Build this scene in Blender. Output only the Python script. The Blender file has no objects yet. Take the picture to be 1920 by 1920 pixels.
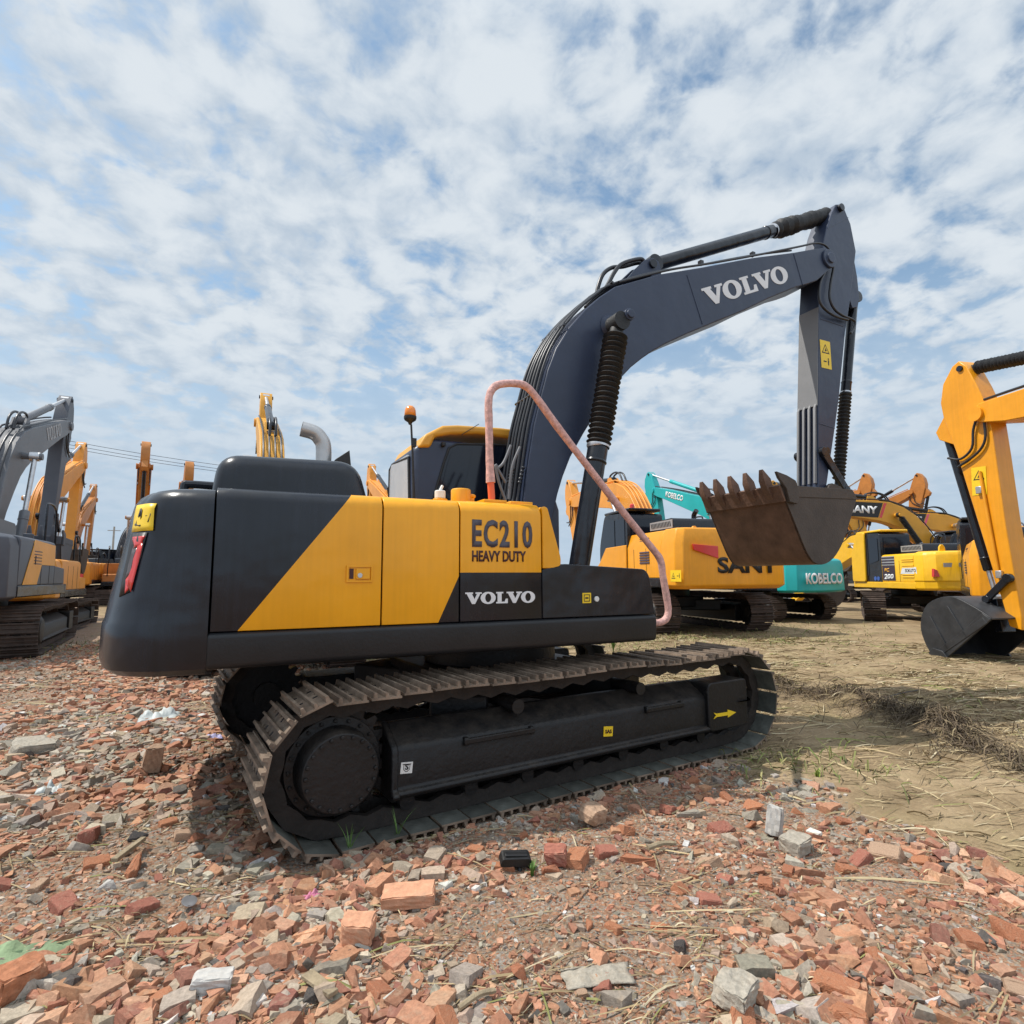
import bpy, bmesh, math, random
import numpy as np
from mathutils import Vector, Matrix

random.seed(7)
RNG = np.random.default_rng(11)
SC = bpy.context.scene
COL = SC.collection
PI = math.pi
R = math.radians

# ------------------------------------------------------------------ camera
CAM = np.array([-2.255, -5.131, 1.566])
YAW, PITCH, ROLL, FPX = 0.453, 0.112, -0.005, 1074.7
_fw = np.array([math.sin(YAW)*math.cos(PITCH), math.cos(YAW)*math.cos(PITCH), math.sin(PITCH)])
_r0 = np.array([math.cos(YAW), -math.sin(YAW), 0.0])
_u0 = np.cross(_r0, _fw)
_rt = _r0*math.cos(ROLL) + _u0*math.sin(ROLL)
_up = -_r0*math.sin(ROLL) + _u0*math.cos(ROLL)


def P(px, py, y=None, x=None, z=None):
    """a point of the real place on the plane y=, x= or z= (metres) seen at a photo position"""
    d = _fw + _rt*(px-960)/FPX - _up*(py-960)/FPX
    if y is not None:
        t = (y-CAM[1])/d[1]
    elif x is not None:
        t = (x-CAM[0])/d[0]
    else:
        t = (z-CAM[2])/d[2]
    return Vector(CAM + d*t)


def proj(p):
    d = np.asarray(p) - CAM
    zz = d @ _fw
    return 960 + FPX*(d @ _rt)/zz, 960 - FPX*(d @ _up)/zz, zz


def cp(X, Z, z=0.0):
    """a ground point X metres to the right of and Z metres ahead of the viewpoint"""
    f = Vector((math.sin(YAW), math.cos(YAW), 0)); r = Vector((math.cos(YAW), -math.sin(YAW), 0))
    q = Vector((CAM[0], CAM[1], 0)) + r*X + f*Z
    q.z = z
    return q


cam_d = bpy.data.cameras.new("camera")
cam_o = bpy.data.objects.new("camera", cam_d)
COL.objects.link(cam_o)
cam_d.sensor_width = 36.0
cam_d.sensor_fit = 'HORIZONTAL'
cam_d.lens = FPX/1920*36.0
cam_d.clip_start = 0.05
cam_d.clip_end = 5000
m = Matrix.Identity(4)
for i in range(3):
    m[i][0] = _rt[i]; m[i][1] = _up[i]; m[i][2] = -_fw[i]; m[i][3] = CAM[i]
cam_o.matrix_world = m
SC.camera = cam_o

# ------------------------------------------------------------------ materials
MATS = {}


def nodes(name):
    mt = bpy.data.materials.new(name)
    mt.use_nodes = True
    nt = mt.node_tree
    return mt, nt, nt.nodes, nt.links, nt.nodes['Principled BSDF']


def paint(name, col, rough=0.4, metal=0.0, var=0.12, scale=3.0, bump=0.02, bscale=60.0, dirt=0.0,
          dcol=(0.16, 0.115, 0.075), coat=0.0, spec=0.5, topdust=0.0, streak=0.0, vary=0.0, wavy=0.0):
    """a painted or bare surface: base colour with soft wear, dirt patches and a fine uneven surface"""
    mt, nt, N, L, b = nodes(name)
    tc = N.new('ShaderNodeTexCoord')
    n1 = N.new('ShaderNodeTexNoise'); n1.inputs['Scale'].default_value = scale; n1.inputs['Detail'].default_value = 6
    n1.inputs['Roughness'].default_value = 0.62
    L.new(tc.outputs['Object'], n1.inputs['Vector'])
    rp = N.new('ShaderNodeMapRange'); rp.inputs['From Min'].default_value = 0.3; rp.inputs['From Max'].default_value = 0.7
    rp.inputs['To Min'].default_value = 1-var; rp.inputs['To Max'].default_value = 1+var
    L.new(n1.outputs['Fac'], rp.inputs['Value'])
    mx = N.new('ShaderNodeMix'); mx.data_type = 'RGBA'; mx.blend_type = 'MULTIPLY'; mx.inputs['Factor'].default_value = 1
    mx.inputs['A'].default_value = (*col, 1)
    L.new(rp.outputs['Result'], mx.inputs['B'])
    out = mx.outputs['Result']
    if vary > 0:
        oi = N.new('ShaderNodeObjectInfo'); rv = N.new('ShaderNodeMapRange'); rv.inputs['To Min'].default_value = 1-vary; rv.inputs['To Max'].default_value = 1+vary
        L.new(oi.outputs['Random'], rv.inputs['Value'])
        mv = N.new('ShaderNodeMix'); mv.data_type = 'RGBA'; mv.blend_type = 'MULTIPLY'; mv.inputs['Factor'].default_value = 1
        L.new(out, mv.inputs['A']); L.new(rv.outputs['Result'], mv.inputs['B']); out = mv.outputs['Result']
    if streak > 0:
        mp = N.new('ShaderNodeMapping'); mp.inputs['Scale'].default_value = (34, 34, 1.3); L.new(tc.outputs['Object'], mp.inputs['Vector'])
        ns = N.new('ShaderNodeTexNoise'); ns.inputs['Scale'].default_value = 1.0; ns.inputs['Detail'].default_value = 5; L.new(mp.outputs[0], ns.inputs['Vector'])
        rs = N.new('ShaderNodeMapRange'); rs.inputs['From Min'].default_value = .3; rs.inputs['From Max'].default_value = .7
        rs.inputs['To Min'].default_value = 1-streak; rs.inputs['To Max'].default_value = 1+streak*.6; L.new(ns.outputs['Fac'], rs.inputs['Value'])
        ms = N.new('ShaderNodeMix'); ms.data_type = 'RGBA'; ms.blend_type = 'MULTIPLY'; ms.inputs['Factor'].default_value = 1
        L.new(out, ms.inputs['A']); L.new(rs.outputs['Result'], ms.inputs['B']); out = ms.outputs['Result']
    if dirt > 0:
        n2 = N.new('ShaderNodeTexNoise'); n2.inputs['Scale'].default_value = scale*2.3; n2.inputs['Detail'].default_value = 9
        n2.inputs['Roughness'].default_value = 0.72
        L.new(tc.outputs['Object'], n2.inputs['Vector'])
        r2 = N.new('ShaderNodeMapRange'); r2.inputs['From Min'].default_value = 0.66-0.3*dirt
        r2.inputs['From Max'].default_value = 0.82-0.2*dirt
        r2.inputs['To Max'].default_value = min(0.95, 0.35+dirt*0.6)
        L.new(n2.outputs['Fac'], r2.inputs['Value'])
        m2 = N.new('ShaderNodeMix'); m2.data_type = 'RGBA'
        L.new(r2.outputs['Result'], m2.inputs['Factor'])
        L.new(out, m2.inputs['A']); m2.inputs['B'].default_value = (*dcol, 1)
        out = m2.outputs['Result']
        r3 = N.new('ShaderNodeMapRange'); r3.inputs['To Min'].default_value = rough
        r3.inputs['To Max'].default_value = 0.9
        L.new(r2.outputs['Result'], r3.inputs['Value'])
        L.new(r3.outputs['Result'], b.inputs['Roughness'])
    else:
        r3 = N.new('ShaderNodeMapRange'); r3.inputs['To Min'].default_value = max(0.02, rough-0.08)
        r3.inputs['To Max'].default_value = rough+0.12
        L.new(n1.outputs['Fac'], r3.inputs['Value'])
        L.new(r3.outputs['Result'], b.inputs['Roughness'])
    if topdust > 0:
        ge = N.new('ShaderNodeNewGeometry'); sp = N.new('ShaderNodeSeparateXYZ'); L.new(ge.outputs['Normal'], sp.inputs[0])
        n5 = N.new('ShaderNodeTexNoise'); n5.inputs['Scale'].default_value = 9; n5.inputs['Detail'].default_value = 8; n5.inputs['Roughness'].default_value = .7
        L.new(tc.outputs['Object'], n5.inputs['Vector'])
        r5 = N.new('ShaderNodeMapRange'); r5.inputs['From Min'].default_value = .35; r5.inputs['From Max'].default_value = .95
        L.new(sp.outputs['Z'], r5.inputs['Value'])
        r6 = N.new('ShaderNodeMapRange'); r6.inputs['From Min'].default_value = .35; r6.inputs['From Max'].default_value = .68; r6.inputs['To Max'].default_value = topdust
        L.new(n5.outputs['Fac'], r6.inputs['Value'])
        mu = N.new('ShaderNodeMath'); mu.operation = 'MULTIPLY'; L.new(r5.outputs['Result'], mu.inputs[0]); L.new(r6.outputs['Result'], mu.inputs[1])
        m5 = N.new('ShaderNodeMix'); m5.data_type = 'RGBA'; L.new(mu.outputs[0], m5.inputs['Factor']); L.new(out, m5.inputs['A']); m5.inputs['B'].default_value = (*dcol, 1)
        out = m5.outputs['Result']
    L.new(out, b.inputs['Base Color'])
    b.inputs['Metallic'].default_value = metal
    b.inputs['Specular IOR Level'].default_value = spec
    if coat:
        b.inputs['Coat Weight'].default_value = coat
        b.inputs['Coat Roughness'].default_value = 0.15
    if bump > 0:
        n4 = N.new('ShaderNodeTexNoise'); n4.inputs['Scale'].default_value = bscale; n4.inputs['Detail'].default_value = 4
        L.new(tc.outputs['Object'], n4.inputs['Vector'])
        bp = N.new('ShaderNodeBump'); bp.inputs['Strength'].default_value = min(1.0, bump*8); bp.inputs['Distance'].default_value = bump*0.25
        L.new(n4.outputs['Fac'], bp.inputs['Height'])
        L.new(bp.outputs['Normal'], b.inputs['Normal'])
        if wavy > 0:
            n7 = N.new('ShaderNodeTexNoise'); n7.inputs['Scale'].default_value = 3.2; n7.inputs['Detail'].default_value = 2
            L.new(tc.outputs['Object'], n7.inputs['Vector'])
            b7 = N.new('ShaderNodeBump'); b7.inputs['Strength'].default_value = 1.0; b7.inputs['Distance'].default_value = wavy
            L.new(n7.outputs['Fac'], b7.inputs['Height']); L.new(b7.outputs['Normal'], bp.inputs['Normal'])
    MATS[name] = mt
    return mt


paint('machine_black', (0.0085, 0.0108, 0.0170), 0.27, var=0.35, scale=1.6, bump=0.012, bscale=90, coat=0.1, spec=0.42, dirt=0.03, dcol=(0.05, 0.047, 0.043), streak=0.25, wavy=.02)
paint('machine_black_dusty', (0.012, 0.0125, 0.0145), 0.42, var=0.3, scale=2.2, bump=0.03, bscale=50, dirt=0.12, dcol=(0.07, 0.055, 0.042), spec=0.42)
paint('boom_grey', (0.026, 0.038, 0.074), 0.42, var=0.16, scale=1.3, bump=0.014, bscale=80, dirt=0.03, dcol=(0.075, 0.07, 0.065), wavy=.012)
paint('arm_sunlit_grey', (0.19, 0.19, 0.195), 0.5, var=0.1, scale=2)  # paler than the boom: sunlight on the arm's inner side put into the colour
paint('yellow_main', (0.86, 0.375, 0.004), 0.36, var=0.08, scale=1.4, bump=0.008, bscale=70, streak=0.045, wavy=.015, dirt=0.02, dcol=(0.40, 0.22, 0.05))
paint('yellow_roof', (0.68, 0.33, 0.03), 0.42, var=0.1, scale=2.4, bump=0.01)
paint('yellow_orange', (0.80, 0.33, 0.012), 0.33, var=0.1, scale=1.5, bump=0.008, streak=0.06, wavy=.012, dirt=0.04, dcol=(0.42, 0.22, 0.06))
paint('yellow_lemon', (0.86, 0.48, 0.012), 0.36, var=0.09, scale=1.5, bump=0.008, streak=0.06, wavy=.012, dirt=0.04, dcol=(0.45, 0.28, 0.08))
paint('orange_boom', (0.74, 0.30, 0.035), 0.42, var=0.12, scale=1.8, dirt=0.05)
paint('orange_dull', (0.46, 0.17, 0.03), 0.5, var=0.2, scale=2.2, dirt=0.2)
paint('teal', (0.015, 0.40, 0.41), 0.36, var=0.07, scale=1.5, bump=0.008)
paint('worn_grey', (0.075, 0.083, 0.103), 0.45, var=0.16, scale=1.7, dirt=0.06, dcol=(0.2, 0.18, 0.16))
paint('worn_grey_light', (0.135, 0.142, 0.158), 0.45, var=0.16, scale=1.7, dirt=0.08, dcol=(0.25, 0.22, 0.2))
paint('rubber', (0.012, 0.012, 0.013), 0.5, var=0.3, scale=9, bump=0.03, bscale=40)
paint('rubber_boot', (0.014, 0.014, 0.015), 0.6, var=0.4, scale=14, bump=0.05, bscale=45, dirt=0.1, dcol=(0.06, 0.05, 0.04))
paint('hose_black', (0.02, 0.021, 0.026), 0.33, var=0.2, scale=8, bump=0.0)
paint('steel', (0.55, 0.55, 0.56), 0.35, metal=0.9, var=0.15, scale=6, bump=0.01)
paint('pipe_silver', (0.50, 0.49, 0.48), 0.38, metal=0.65, var=0.15, scale=5, bump=0.01, dirt=0.05)
paint('track_mud', (0.185, 0.135, 0.098), 0.75, vary=0.3, var=0.45, scale=7, bump=0.06, bscale=35, dirt=0.45, dcol=(0.33, 0.26, 0.19))
paint('track_plate', (0.12, 0.125, 0.11), 0.5, vary=0.3, metal=0.25, var=0.35, scale=8, bump=0.04, bscale=40, dirt=0.3, dcol=(0.22, 0.19, 0.14))
paint('chain_black', (0.022, 0.017, 0.014), 0.75, var=0.4, scale=9, bump=0.06, bscale=30, dirt=0.25, dcol=(0.075, 0.052, 0.038))
paint('track_steel', (0.055, 0.055, 0.053), 0.55, metal=0.2, var=0.4, scale=6, bump=0.04, bscale=40, dirt=0.3, dcol=(0.12, 0.10, 0.075))
paint('track_rust', (0.072, 0.050, 0.040), 0.8, var=0.4, scale=6, bump=0.05, bscale=40, dirt=0.3, dcol=(0.13, 0.09, 0.065))
paint('under_black', (0.0075, 0.0073, 0.008), 0.5, var=0.4, scale=4, bump=0.05, bscale=30, dirt=0.2, dcol=(0.062, 0.05, 0.04), topdust=0.8, spec=0.4)
paint('bucket_rust', (0.155, 0.083, 0.054), 0.62, var=0.35, scale=5, bump=0.05, bscale=30, dirt=0.25, dcol=(0.095, 0.07, 0.055))
paint('bucket_dark', (0.070, 0.053, 0.043), 0.62, var=0.25, scale=4, bump=0.04, bscale=40, dirt=0.1, dcol=(0.09, 0.06, 0.045))
paint('bucket_black', (0.030, 0.032, 0.036), 0.42, var=0.4, scale=4, bump=0.03, bscale=40, dirt=0.3, dcol=(0.10, 0.092, 0.082))
paint('foam_pink', (0.62, 0.36, 0.32), 0.75, var=0.35, scale=28, bump=0.05, bscale=70, dirt=0.25, dcol=(0.68, 0.52, 0.48))
paint('rail_orange', (0.78, 0.13, 0.04), 0.4, var=0.1)
paint('white_plastic', (0.72, 0.72, 0.70), 0.45, var=0.08)
paint('white_paint', (0.74, 0.74, 0.75), 0.5, var=0.05)
paint('faded_white', (0.36, 0.37, 0.39), 0.5, var=0.15)
paint('sticker_yellow', (0.85, 0.58, 0.02), 0.4, var=0.06)
paint('ink_black', (0.014, 0.014, 0.016), 0.5, var=0.05)
paint('ink_and_shade_brown', (0.055, 0.012, 0.012), 0.5, var=0.05)
paint('letter_grey', (0.075, 0.068, 0.088), 0.5, var=0.08)
paint('lens_red', (0.62, 0.03, 0.022), 0.22, var=0.1, coat=0.5)
paint('lens_dark', (0.09, 0.075, 0.078), 0.25, var=0.1)
paint('lens_amber', (0.80, 0.24, 0.012), 0.15, var=0.1, coat=0.6)
paint('label_blue', (0.05, 0.12, 0.4), 0.5)
paint('pink_stripe', (0.75, 0.12, 0.2), 0.5)
paint('dark_stripe', (0.045, 0.03, 0.05), 0.5)
paint('grille_grey', (0.30, 0.30, 0.31), 0.5, var=0.1)
paint('concrete_pole', (0.33, 0.32, 0.30), 0.8)
paint('glass_dark', (0.006, 0.009, 0.018), 0.06, var=0.1, spec=0.45, bump=0.0)
paint('glass_pale', (0.40, 0.41, 0.42), 0.12, var=0.12, scale=4, spec=0.6, bump=0.0)
paint('wood_weathered', (0.30, 0.235, 0.15), 0.8, var=0.35, scale=12, bump=0.06)
paint('cloth_green', (0.20, 0.27, 0.15), 0.85, var=0.4, scale=10, bump=0.05)
paint('plastic_pale', (0.40, 0.43, 0.42), 0.5, var=0.2, scale=10)
paint('plastic_pink', (0.45, 0.14, 0.22), 0.5)
paint('plastic_violet', (0.42, 0.40, 0.62), 0.5)
paint('leaf_green', (0.10, 0.19, 0.035), 0.6, var=0.4, scale=9, bump=0.0)
paint('leaf_lime', (0.24, 0.30, 0.05), 0.6, var=0.3, scale=9, bump=0.0)


def attr_mat(name, rough=0.9, bump=0.3, vs=40.0, var=0.35, obj=False, col=None):
    """stone / straw: colour from the 'tint' attribute of each piece (or fixed), broken up by noise"""
    mt, nt, N, L, b = nodes(name)
    tc = N.new('ShaderNodeTexCoord')
    n1 = N.new('ShaderNodeTexNoise'); n1.inputs['Scale'].default_value = vs; n1.inputs['Detail'].default_value = 6
    n1.inputs['Roughness'].default_value = 0.7
    L.new(tc.outputs['Object'], n1.inputs['Vector'])
    rp = N.new('ShaderNodeMapRange'); rp.inputs['From Min'].default_value = 0.3; rp.inputs['From Max'].default_value = 0.7
    rp.inputs['To Min'].default_value = 1-var; rp.inputs['To Max'].default_value = 1+var
    L.new(n1.outputs['Fac'], rp.inputs['Value'])
    mx = N.new('ShaderNodeMix'); mx.data_type = 'RGBA'; mx.blend_type = 'MULTIPLY'; mx.inputs['Factor'].default_value = 1
    if col is None:
        a = N.new('ShaderNodeAttribute'); a.attribute_name = 'tint'
        L.new(a.outputs['Color'], mx.inputs['A'])
    else:
        if obj:
            oi = N.new('ShaderNodeObjectInfo')
            cr = N.new('ShaderNodeValToRGB')
            e = cr.color_ramp.elements
            for i, c in enumerate(col):
                pos = i/(len(col)-1)
                el = e[0] if i == 0 else (e[1] if i == len(col)-1 else e.new(pos))
                el.position = pos
            for i, el in enumerate(sorted(cr.color_ramp.elements, key=lambda q: q.position)):
                el.color = (*col[i], 1)
            L.new(oi.outputs['Random'], cr.inputs['Fac'])
            L.new(cr.outputs['Color'], mx.inputs['A'])
        else:
            mx.inputs['A'].default_value = (*col, 1)
    L.new(rp.outputs['Result'], mx.inputs['B'])
    # pale mortar and dust left in patches
    n3 = N.new('ShaderNodeTexNoise'); n3.inputs['Scale'].default_value = vs*0.35; n3.inputs['Detail'].default_value = 8
    n3.inputs['Roughness'].default_value = 0.75
    L.new(tc.outputs['Object'], n3.inputs['Vector'])
    r2 = N.new('ShaderNodeMapRange'); r2.inputs['From Min'].default_value = 0.52; r2.inputs['From Max'].default_value = 0.72
    r2.inputs['To Max'].default_value = 0.6 if var > 0.2 else 0.2
    L.new(n3.outputs['Fac'], r2.inputs['Value'])
    m2 = N.new('ShaderNodeMix'); m2.data_type = 'RGBA'
    L.new(r2.outputs['Result'], m2.inputs['Factor']); L.new(mx.outputs['Result'], m2.inputs['A'])
    m2.inputs['B'].default_value = (0.42, 0.32, 0.225, 1)
    L.new(m2.outputs['Result'], b.inputs['Base Color'])
    b.inputs['Roughness'].default_value = rough
    b.inputs['Specular IOR Level'].default_value = 0.25
    bp = N.new('ShaderNodeBump'); bp.inputs['Strength'].default_value = bump; bp.inputs['Distance'].default_value = 0.01
    L.new(n1.outputs['Fac'], bp.inputs['Height']); L.new(bp.outputs['Normal'], b.inputs['Normal'])
    MATS[name] = mt
    return mt


BRICKS = [(0.41, 0.175, 0.092), (0.49, 0.215, 0.110), (0.55, 0.275, 0.155), (0.35, 0.14, 0.078), (0.47, 0.265, 0.165)]
attr_mat('rubble_bits', 0.92, 0.5, 60, 0.3)
attr_mat('straw_bits', 0.8, 0.0, 20, 0.15)
attr_mat('brick_orange', 0.9, 0.6, 32, 0.3, True, BRICKS)
attr_mat('brick_red', 0.9, 0.6, 32, 0.3, True, [(0.31, 0.12, 0.085), (0.38, 0.15, 0.105), (0.27, 0.11, 0.09)])
attr_mat('brick_brown', 0.9, 0.6, 32, 0.3, True, [(0.36, 0.24, 0.165), (0.42, 0.28, 0.19), (0.30, 0.195, 0.135)])
attr_mat('mortar_grey', 0.95, 0.8, 40, 0.3, True, [(0.33, 0.295, 0.24), (0.39, 0.35, 0.29), (0.28, 0.255, 0.215)])
attr_mat('plaster_white', 0.9, 0.5, 30, 0.15, True, [(0.45, 0.43, 0.40), (0.52, 0.50, 0.47), (0.38, 0.36, 0.33)])
attr_mat('clinker_dark', 0.9, 0.8, 40, 0.3, True, [(0.07, 0.065, 0.065), (0.11, 0.10, 0.095), (0.09, 0.07, 0.06)])
attr_mat('whole_brick_face', 0.9, 0.6, 26, 0.22, False, (0.58, 0.30, 0.185))

# ------------------------------------------------------------------ mesh helpers


class MB:
    """collects shapes; build() links them as ONE mesh object"""

    def __init__(s):
        s.v = []; s.f = []; s.mi = []; s.sm = []

    def add(s, verts, faces, mi=0, smooth=True):
        o = len(s.v)
        s.v += [tuple(v) for v in verts]
        s.f += [tuple(i+o for i in f) for f in faces]
        s.mi += [mi]*len(faces)
        s.sm += [smooth]*len(faces)

    def box(s, c, d, rot=None, mi=0, taper=None):
        x, y, z = d[0]/2, d[1]/2, d[2]/2
        vs = [Vector((a*x, b*y, e*z)) for a in (-1, 1) for b in (-1, 1) for e in (-1, 1)]
        if taper:
            for v in vs:
                if v.z > 0:
                    v.x *= taper; v.y *= taper
        if rot is not None:
            vs = [rot @ v for v in vs]
        vs = [v+Vector(c) for v in vs]
        s.add(vs, [(0, 1, 3, 2), (4, 6, 7, 5), (0, 4, 5, 1), (2, 3, 7, 6), (0, 2, 6, 4), (1, 5, 7, 3)], mi)

    def prism(s, pts, y0, y1, mi=0, axis='y', mi_side=None):
        """outline pts (x, z) extruded from y0 to y1"""
        n = len(pts)
        ar = sum(pts[i][0]*pts[(i+1) % n][1]-pts[(i+1) % n][0]*pts[i][1] for i in range(n))
        if ar < 0:
            pts = pts[::-1]
        if axis == 'y':
            a = [(p[0], y0, p[1]) for p in pts]; b = [(p[0], y1, p[1]) for p in pts]
        elif axis == 'x':
            a = [(y0, p[0], p[1]) for p in pts]; b = [(y1, p[0], p[1]) for p in pts]
        else:
            a = [(p[0], p[1], y0) for p in pts]; b = [(p[0], p[1], y1) for p in pts]
        fs = [tuple(range(n)), tuple(range(2*n-1, n-1, -1))]
        s.add(a+b, fs, mi)
        s.add(a+b, [(i, n+i, n+(i+1) % n, (i+1) % n) for i in range(n)], mi if mi_side is None else mi_side)

    def tube(s, path, r, n=8, mi=0, caps=True):
        path = [Vector(p) for p in path]
        rs = r if isinstance(r, (list, tuple)) else [r]*len(path)
        rings = []
        ref = None
        for i, p in enumerate(path):
            t = (path[min(i+1, len(path)-1)]-path[max(i-1, 0)])
            t = t.normalized() if t.length > 1e-9 else Vector((0, 0, 1))
            if ref is None:
                ref = Vector((0, 1, 0)) if abs(t.y) < 0.9 else Vector((1, 0, 0))
            a = (ref - t*ref.dot(t)).normalized()
            ref = a
            b = t.cross(a)
            rings.append([p+(a*math.cos(2*PI*k/n)+b*math.sin(2*PI*k/n))*rs[i] for k in range(n)])
        vs = [v for g in rings for v in g]
        fs = [(i*n+k, i*n+(k+1) % n, (i+1)*n+(k+1) % n, (i+1)*n+k) for i in range(len(path)-1) for k in range(n)]
        if caps:
            fs += [tuple(range(n-1, -1, -1)), tuple((len(path)-1)*n+k for k in range(n))]
        s.add(vs, fs, mi)

    def cyl(s, p0, p1, r0, r1=None, n=20, mi=0):
        s.tube([p0, p1], [r0, r0 if r1 is None else r1], n, mi)

    def lathe(s, p0, axis, prof, n=24, mi=0):
        """prof: (distance along the axis, radius)"""
        ax = Vector(axis).normalized()
        s.tube([Vector(p0)+ax*d for d, _ in prof], [max(1e-4, q) for _, q in prof], n, mi)

    def poly(s, pts, mi=0):
        s.add(pts, [tuple(range(len(pts)))], mi)

    def build(s, name, mats, parent=None, bevel=0.0, seg=2, ang=35, solid=0.0, sub=0):
        me = bpy.data.meshes.new(name)
        me.from_pydata(s.v, [], s.f)
        me.polygons.foreach_set('material_index', s.mi)
        me.polygons.foreach_set('use_smooth', s.sm)
        if isinstance(mats, str):
            mats = [mats]
        for q in mats:
            me.materials.append(MATS[q])
        bm = bmesh.new(); bm.from_mesh(me)
        bmesh.ops.remove_doubles(bm, verts=bm.verts, dist=1e-5)
        bmesh.ops.recalc_face_normals(bm, faces=bm.faces)
        bm.to_mesh(me); bm.free()
        me.set_sharp_from_angle(angle=R(ang))
        o = bpy.data.objects.new(name, me)
        COL.objects.link(o)
        if parent is not None:
            o.parent = parent
        if solid:
            md = o.modifiers.new('thickness', 'SOLIDIFY'); md.thickness = solid; md.offset = -1
        if bevel:
            md = o.modifiers.new('edge', 'BEVEL'); md.width = bevel; md.segments = seg
            md.limit_method = 'ANGLE'; md.angle_limit = R(32)
        return o


def link(name, me, parent=None):
    o = bpy.data.objects.new(name, me)
    COL.objects.link(o)
    if parent is not None:
        o.parent = parent
    return o


def tag(o, label=None, cat=None, group=None, kind=None):
    if label: o['label'] = label
    if cat: o['category'] = cat
    if group: o['group'] = group
    if kind: o['kind'] = kind
    return o


def empty(name, loc=(0, 0, 0), rz=0.0, s=1.0):
    o = bpy.data.objects.new(name, None)
    o.empty_display_size = 0.3
    COL.objects.link(o)
    o.location = loc; o.rotation_euler = (0, 0, rz); o.scale = (s, s, s)
    return o


def smooth_path(pts, k=6):
    """Catmull-Rom through the points"""
    pts = [Vector(p) for p in pts]
    q = [pts[0]*2-pts[1]]+pts+[pts[-1]*2-pts[-2]]
    out = []
    for i in range(1, len(q)-2):
        for j in range(k):
            t = j/k
            a, b, c, d = q[i-1], q[i], q[i+1], q[i+2]
            out.append(0.5*((2*b)+(c-a)*t+(2*a-5*b+4*c-d)*t*t+(3*b-a-3*c+d)*t**3))
    out.append(pts[-1])
    return out


def round_poly(pts, r, k=4):
    """2-D outline with its corners rounded"""
    out = []
    n = len(pts)
    for i in range(n):
        p = Vector(pts[i]); a = Vector(pts[i-1]); b = Vector(pts[(i+1) % n])
        ri = r[i] if isinstance(r, (list, tuple)) else r
        da = (a-p); db = (b-p)
        l = min(ri, da.length*0.49, db.length*0.49)
        if l < 1e-4:
            out.append(tuple(p)); continue
        s0 = p+da.normalized()*l; s1 = p+db.normalized()*l
        for j in range(k+1):
            t = j/k
            out.append(tuple(s0*(1-t)**2+p*2*t*(1-t)+s1*t*t))
    return out


# ------------------------------------------------------------------ lettering
def frame(o, ex, ey):
    """matrix with origin o, text direction ex, text up ey"""
    ex = Vector(ex).normalized(); ey = Vector(ey); ey = (ey-ex*ey.dot(ex)).normalized()
    ez = ex.cross(ey)
    M = Matrix.Identity(4)
    for i in range(3):
        M[i][0] = ex[i]; M[i][1] = ey[i]; M[i][2] = ez[i]; M[i][3] = o[i]
    return M


def flat_obj(name, verts, faces, mat, M, parent, depth=0.004):
    bm = bmesh.new()
    vs = [bm.verts.new((x, y, 0)) for x, y in verts]
    for f in faces:
        try:
            bm.faces.new([vs[i] for i in f])
        except ValueError:
            pass
    bmesh.ops.triangulate(bm, faces=[f for f in bm.faces if len(f.verts) > 4])
    g = bmesh.ops.extrude_face_region(bm, geom=list(bm.faces))
    bmesh.ops.translate(bm, verts=[e for e in g['geom'] if isinstance(e, bmesh.types.BMVert)], vec=(0, 0, depth))
    bmesh.ops.recalc_face_normals(bm, faces=bm.faces)
    bm.transform(M)
    me = bpy.data.meshes.new(name); bm.to_mesh(me); bm.free()
    me.materials.append(MATS[mat])
    return link(name, me, parent)


def text_obj(name, body, w, h, mat, M, parent, bold=0.0, shear=0.0, depth=0.004, space=1.0):
    """flat raised lettering fitted to w x h metres"""
    cu = bpy.data.curves.new(name, 'FONT')
    cu.body = body; cu.size = 1.0; cu.offset = bold; cu.shear = shear; cu.space_character = space
    cu.resolution_u = 3
    to = bpy.data.objects.new('tmp', cu); COL.objects.link(to)
    dg = bpy.context.evaluated_depsgraph_get(); dg.update()
    me = bpy.data.meshes.new_from_object(to.evaluated_get(dg))
    bpy.data.objects.remove(to)
    n = len(me.vertices)
    co = np.empty(n*3); me.vertices.foreach_get('co', co); co = co.reshape(-1, 3)
    mn = co.min(0); mxx = co.max(0)
    co[:, 0] = (co[:, 0]-mn[0])/(mxx[0]-mn[0])*w
    co[:, 1] = (co[:, 1]-mn[1])/(mxx[1]-mn[1])*h
    co[:, 2] = 0
    me.vertices.foreach_set('co', co.ravel())
    bm = bmesh.new(); bm.from_mesh(me)
    g = bmesh.ops.extrude_face_region(bm, geom=list(bm.faces))
    bmesh.ops.translate(bm, verts=[e for e in g['geom'] if isinstance(e, bmesh.types.BMVert)], vec=(0, 0, depth))
    bmesh.ops.recalc_face_normals(bm, faces=bm.faces)
    bm.transform(M)
    me2 = bpy.data.meshes.new(name); bm.to_mesh(me2); bm.free()
    me2.materials.append(MATS[mat])
    return link(name, me2, parent)


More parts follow.
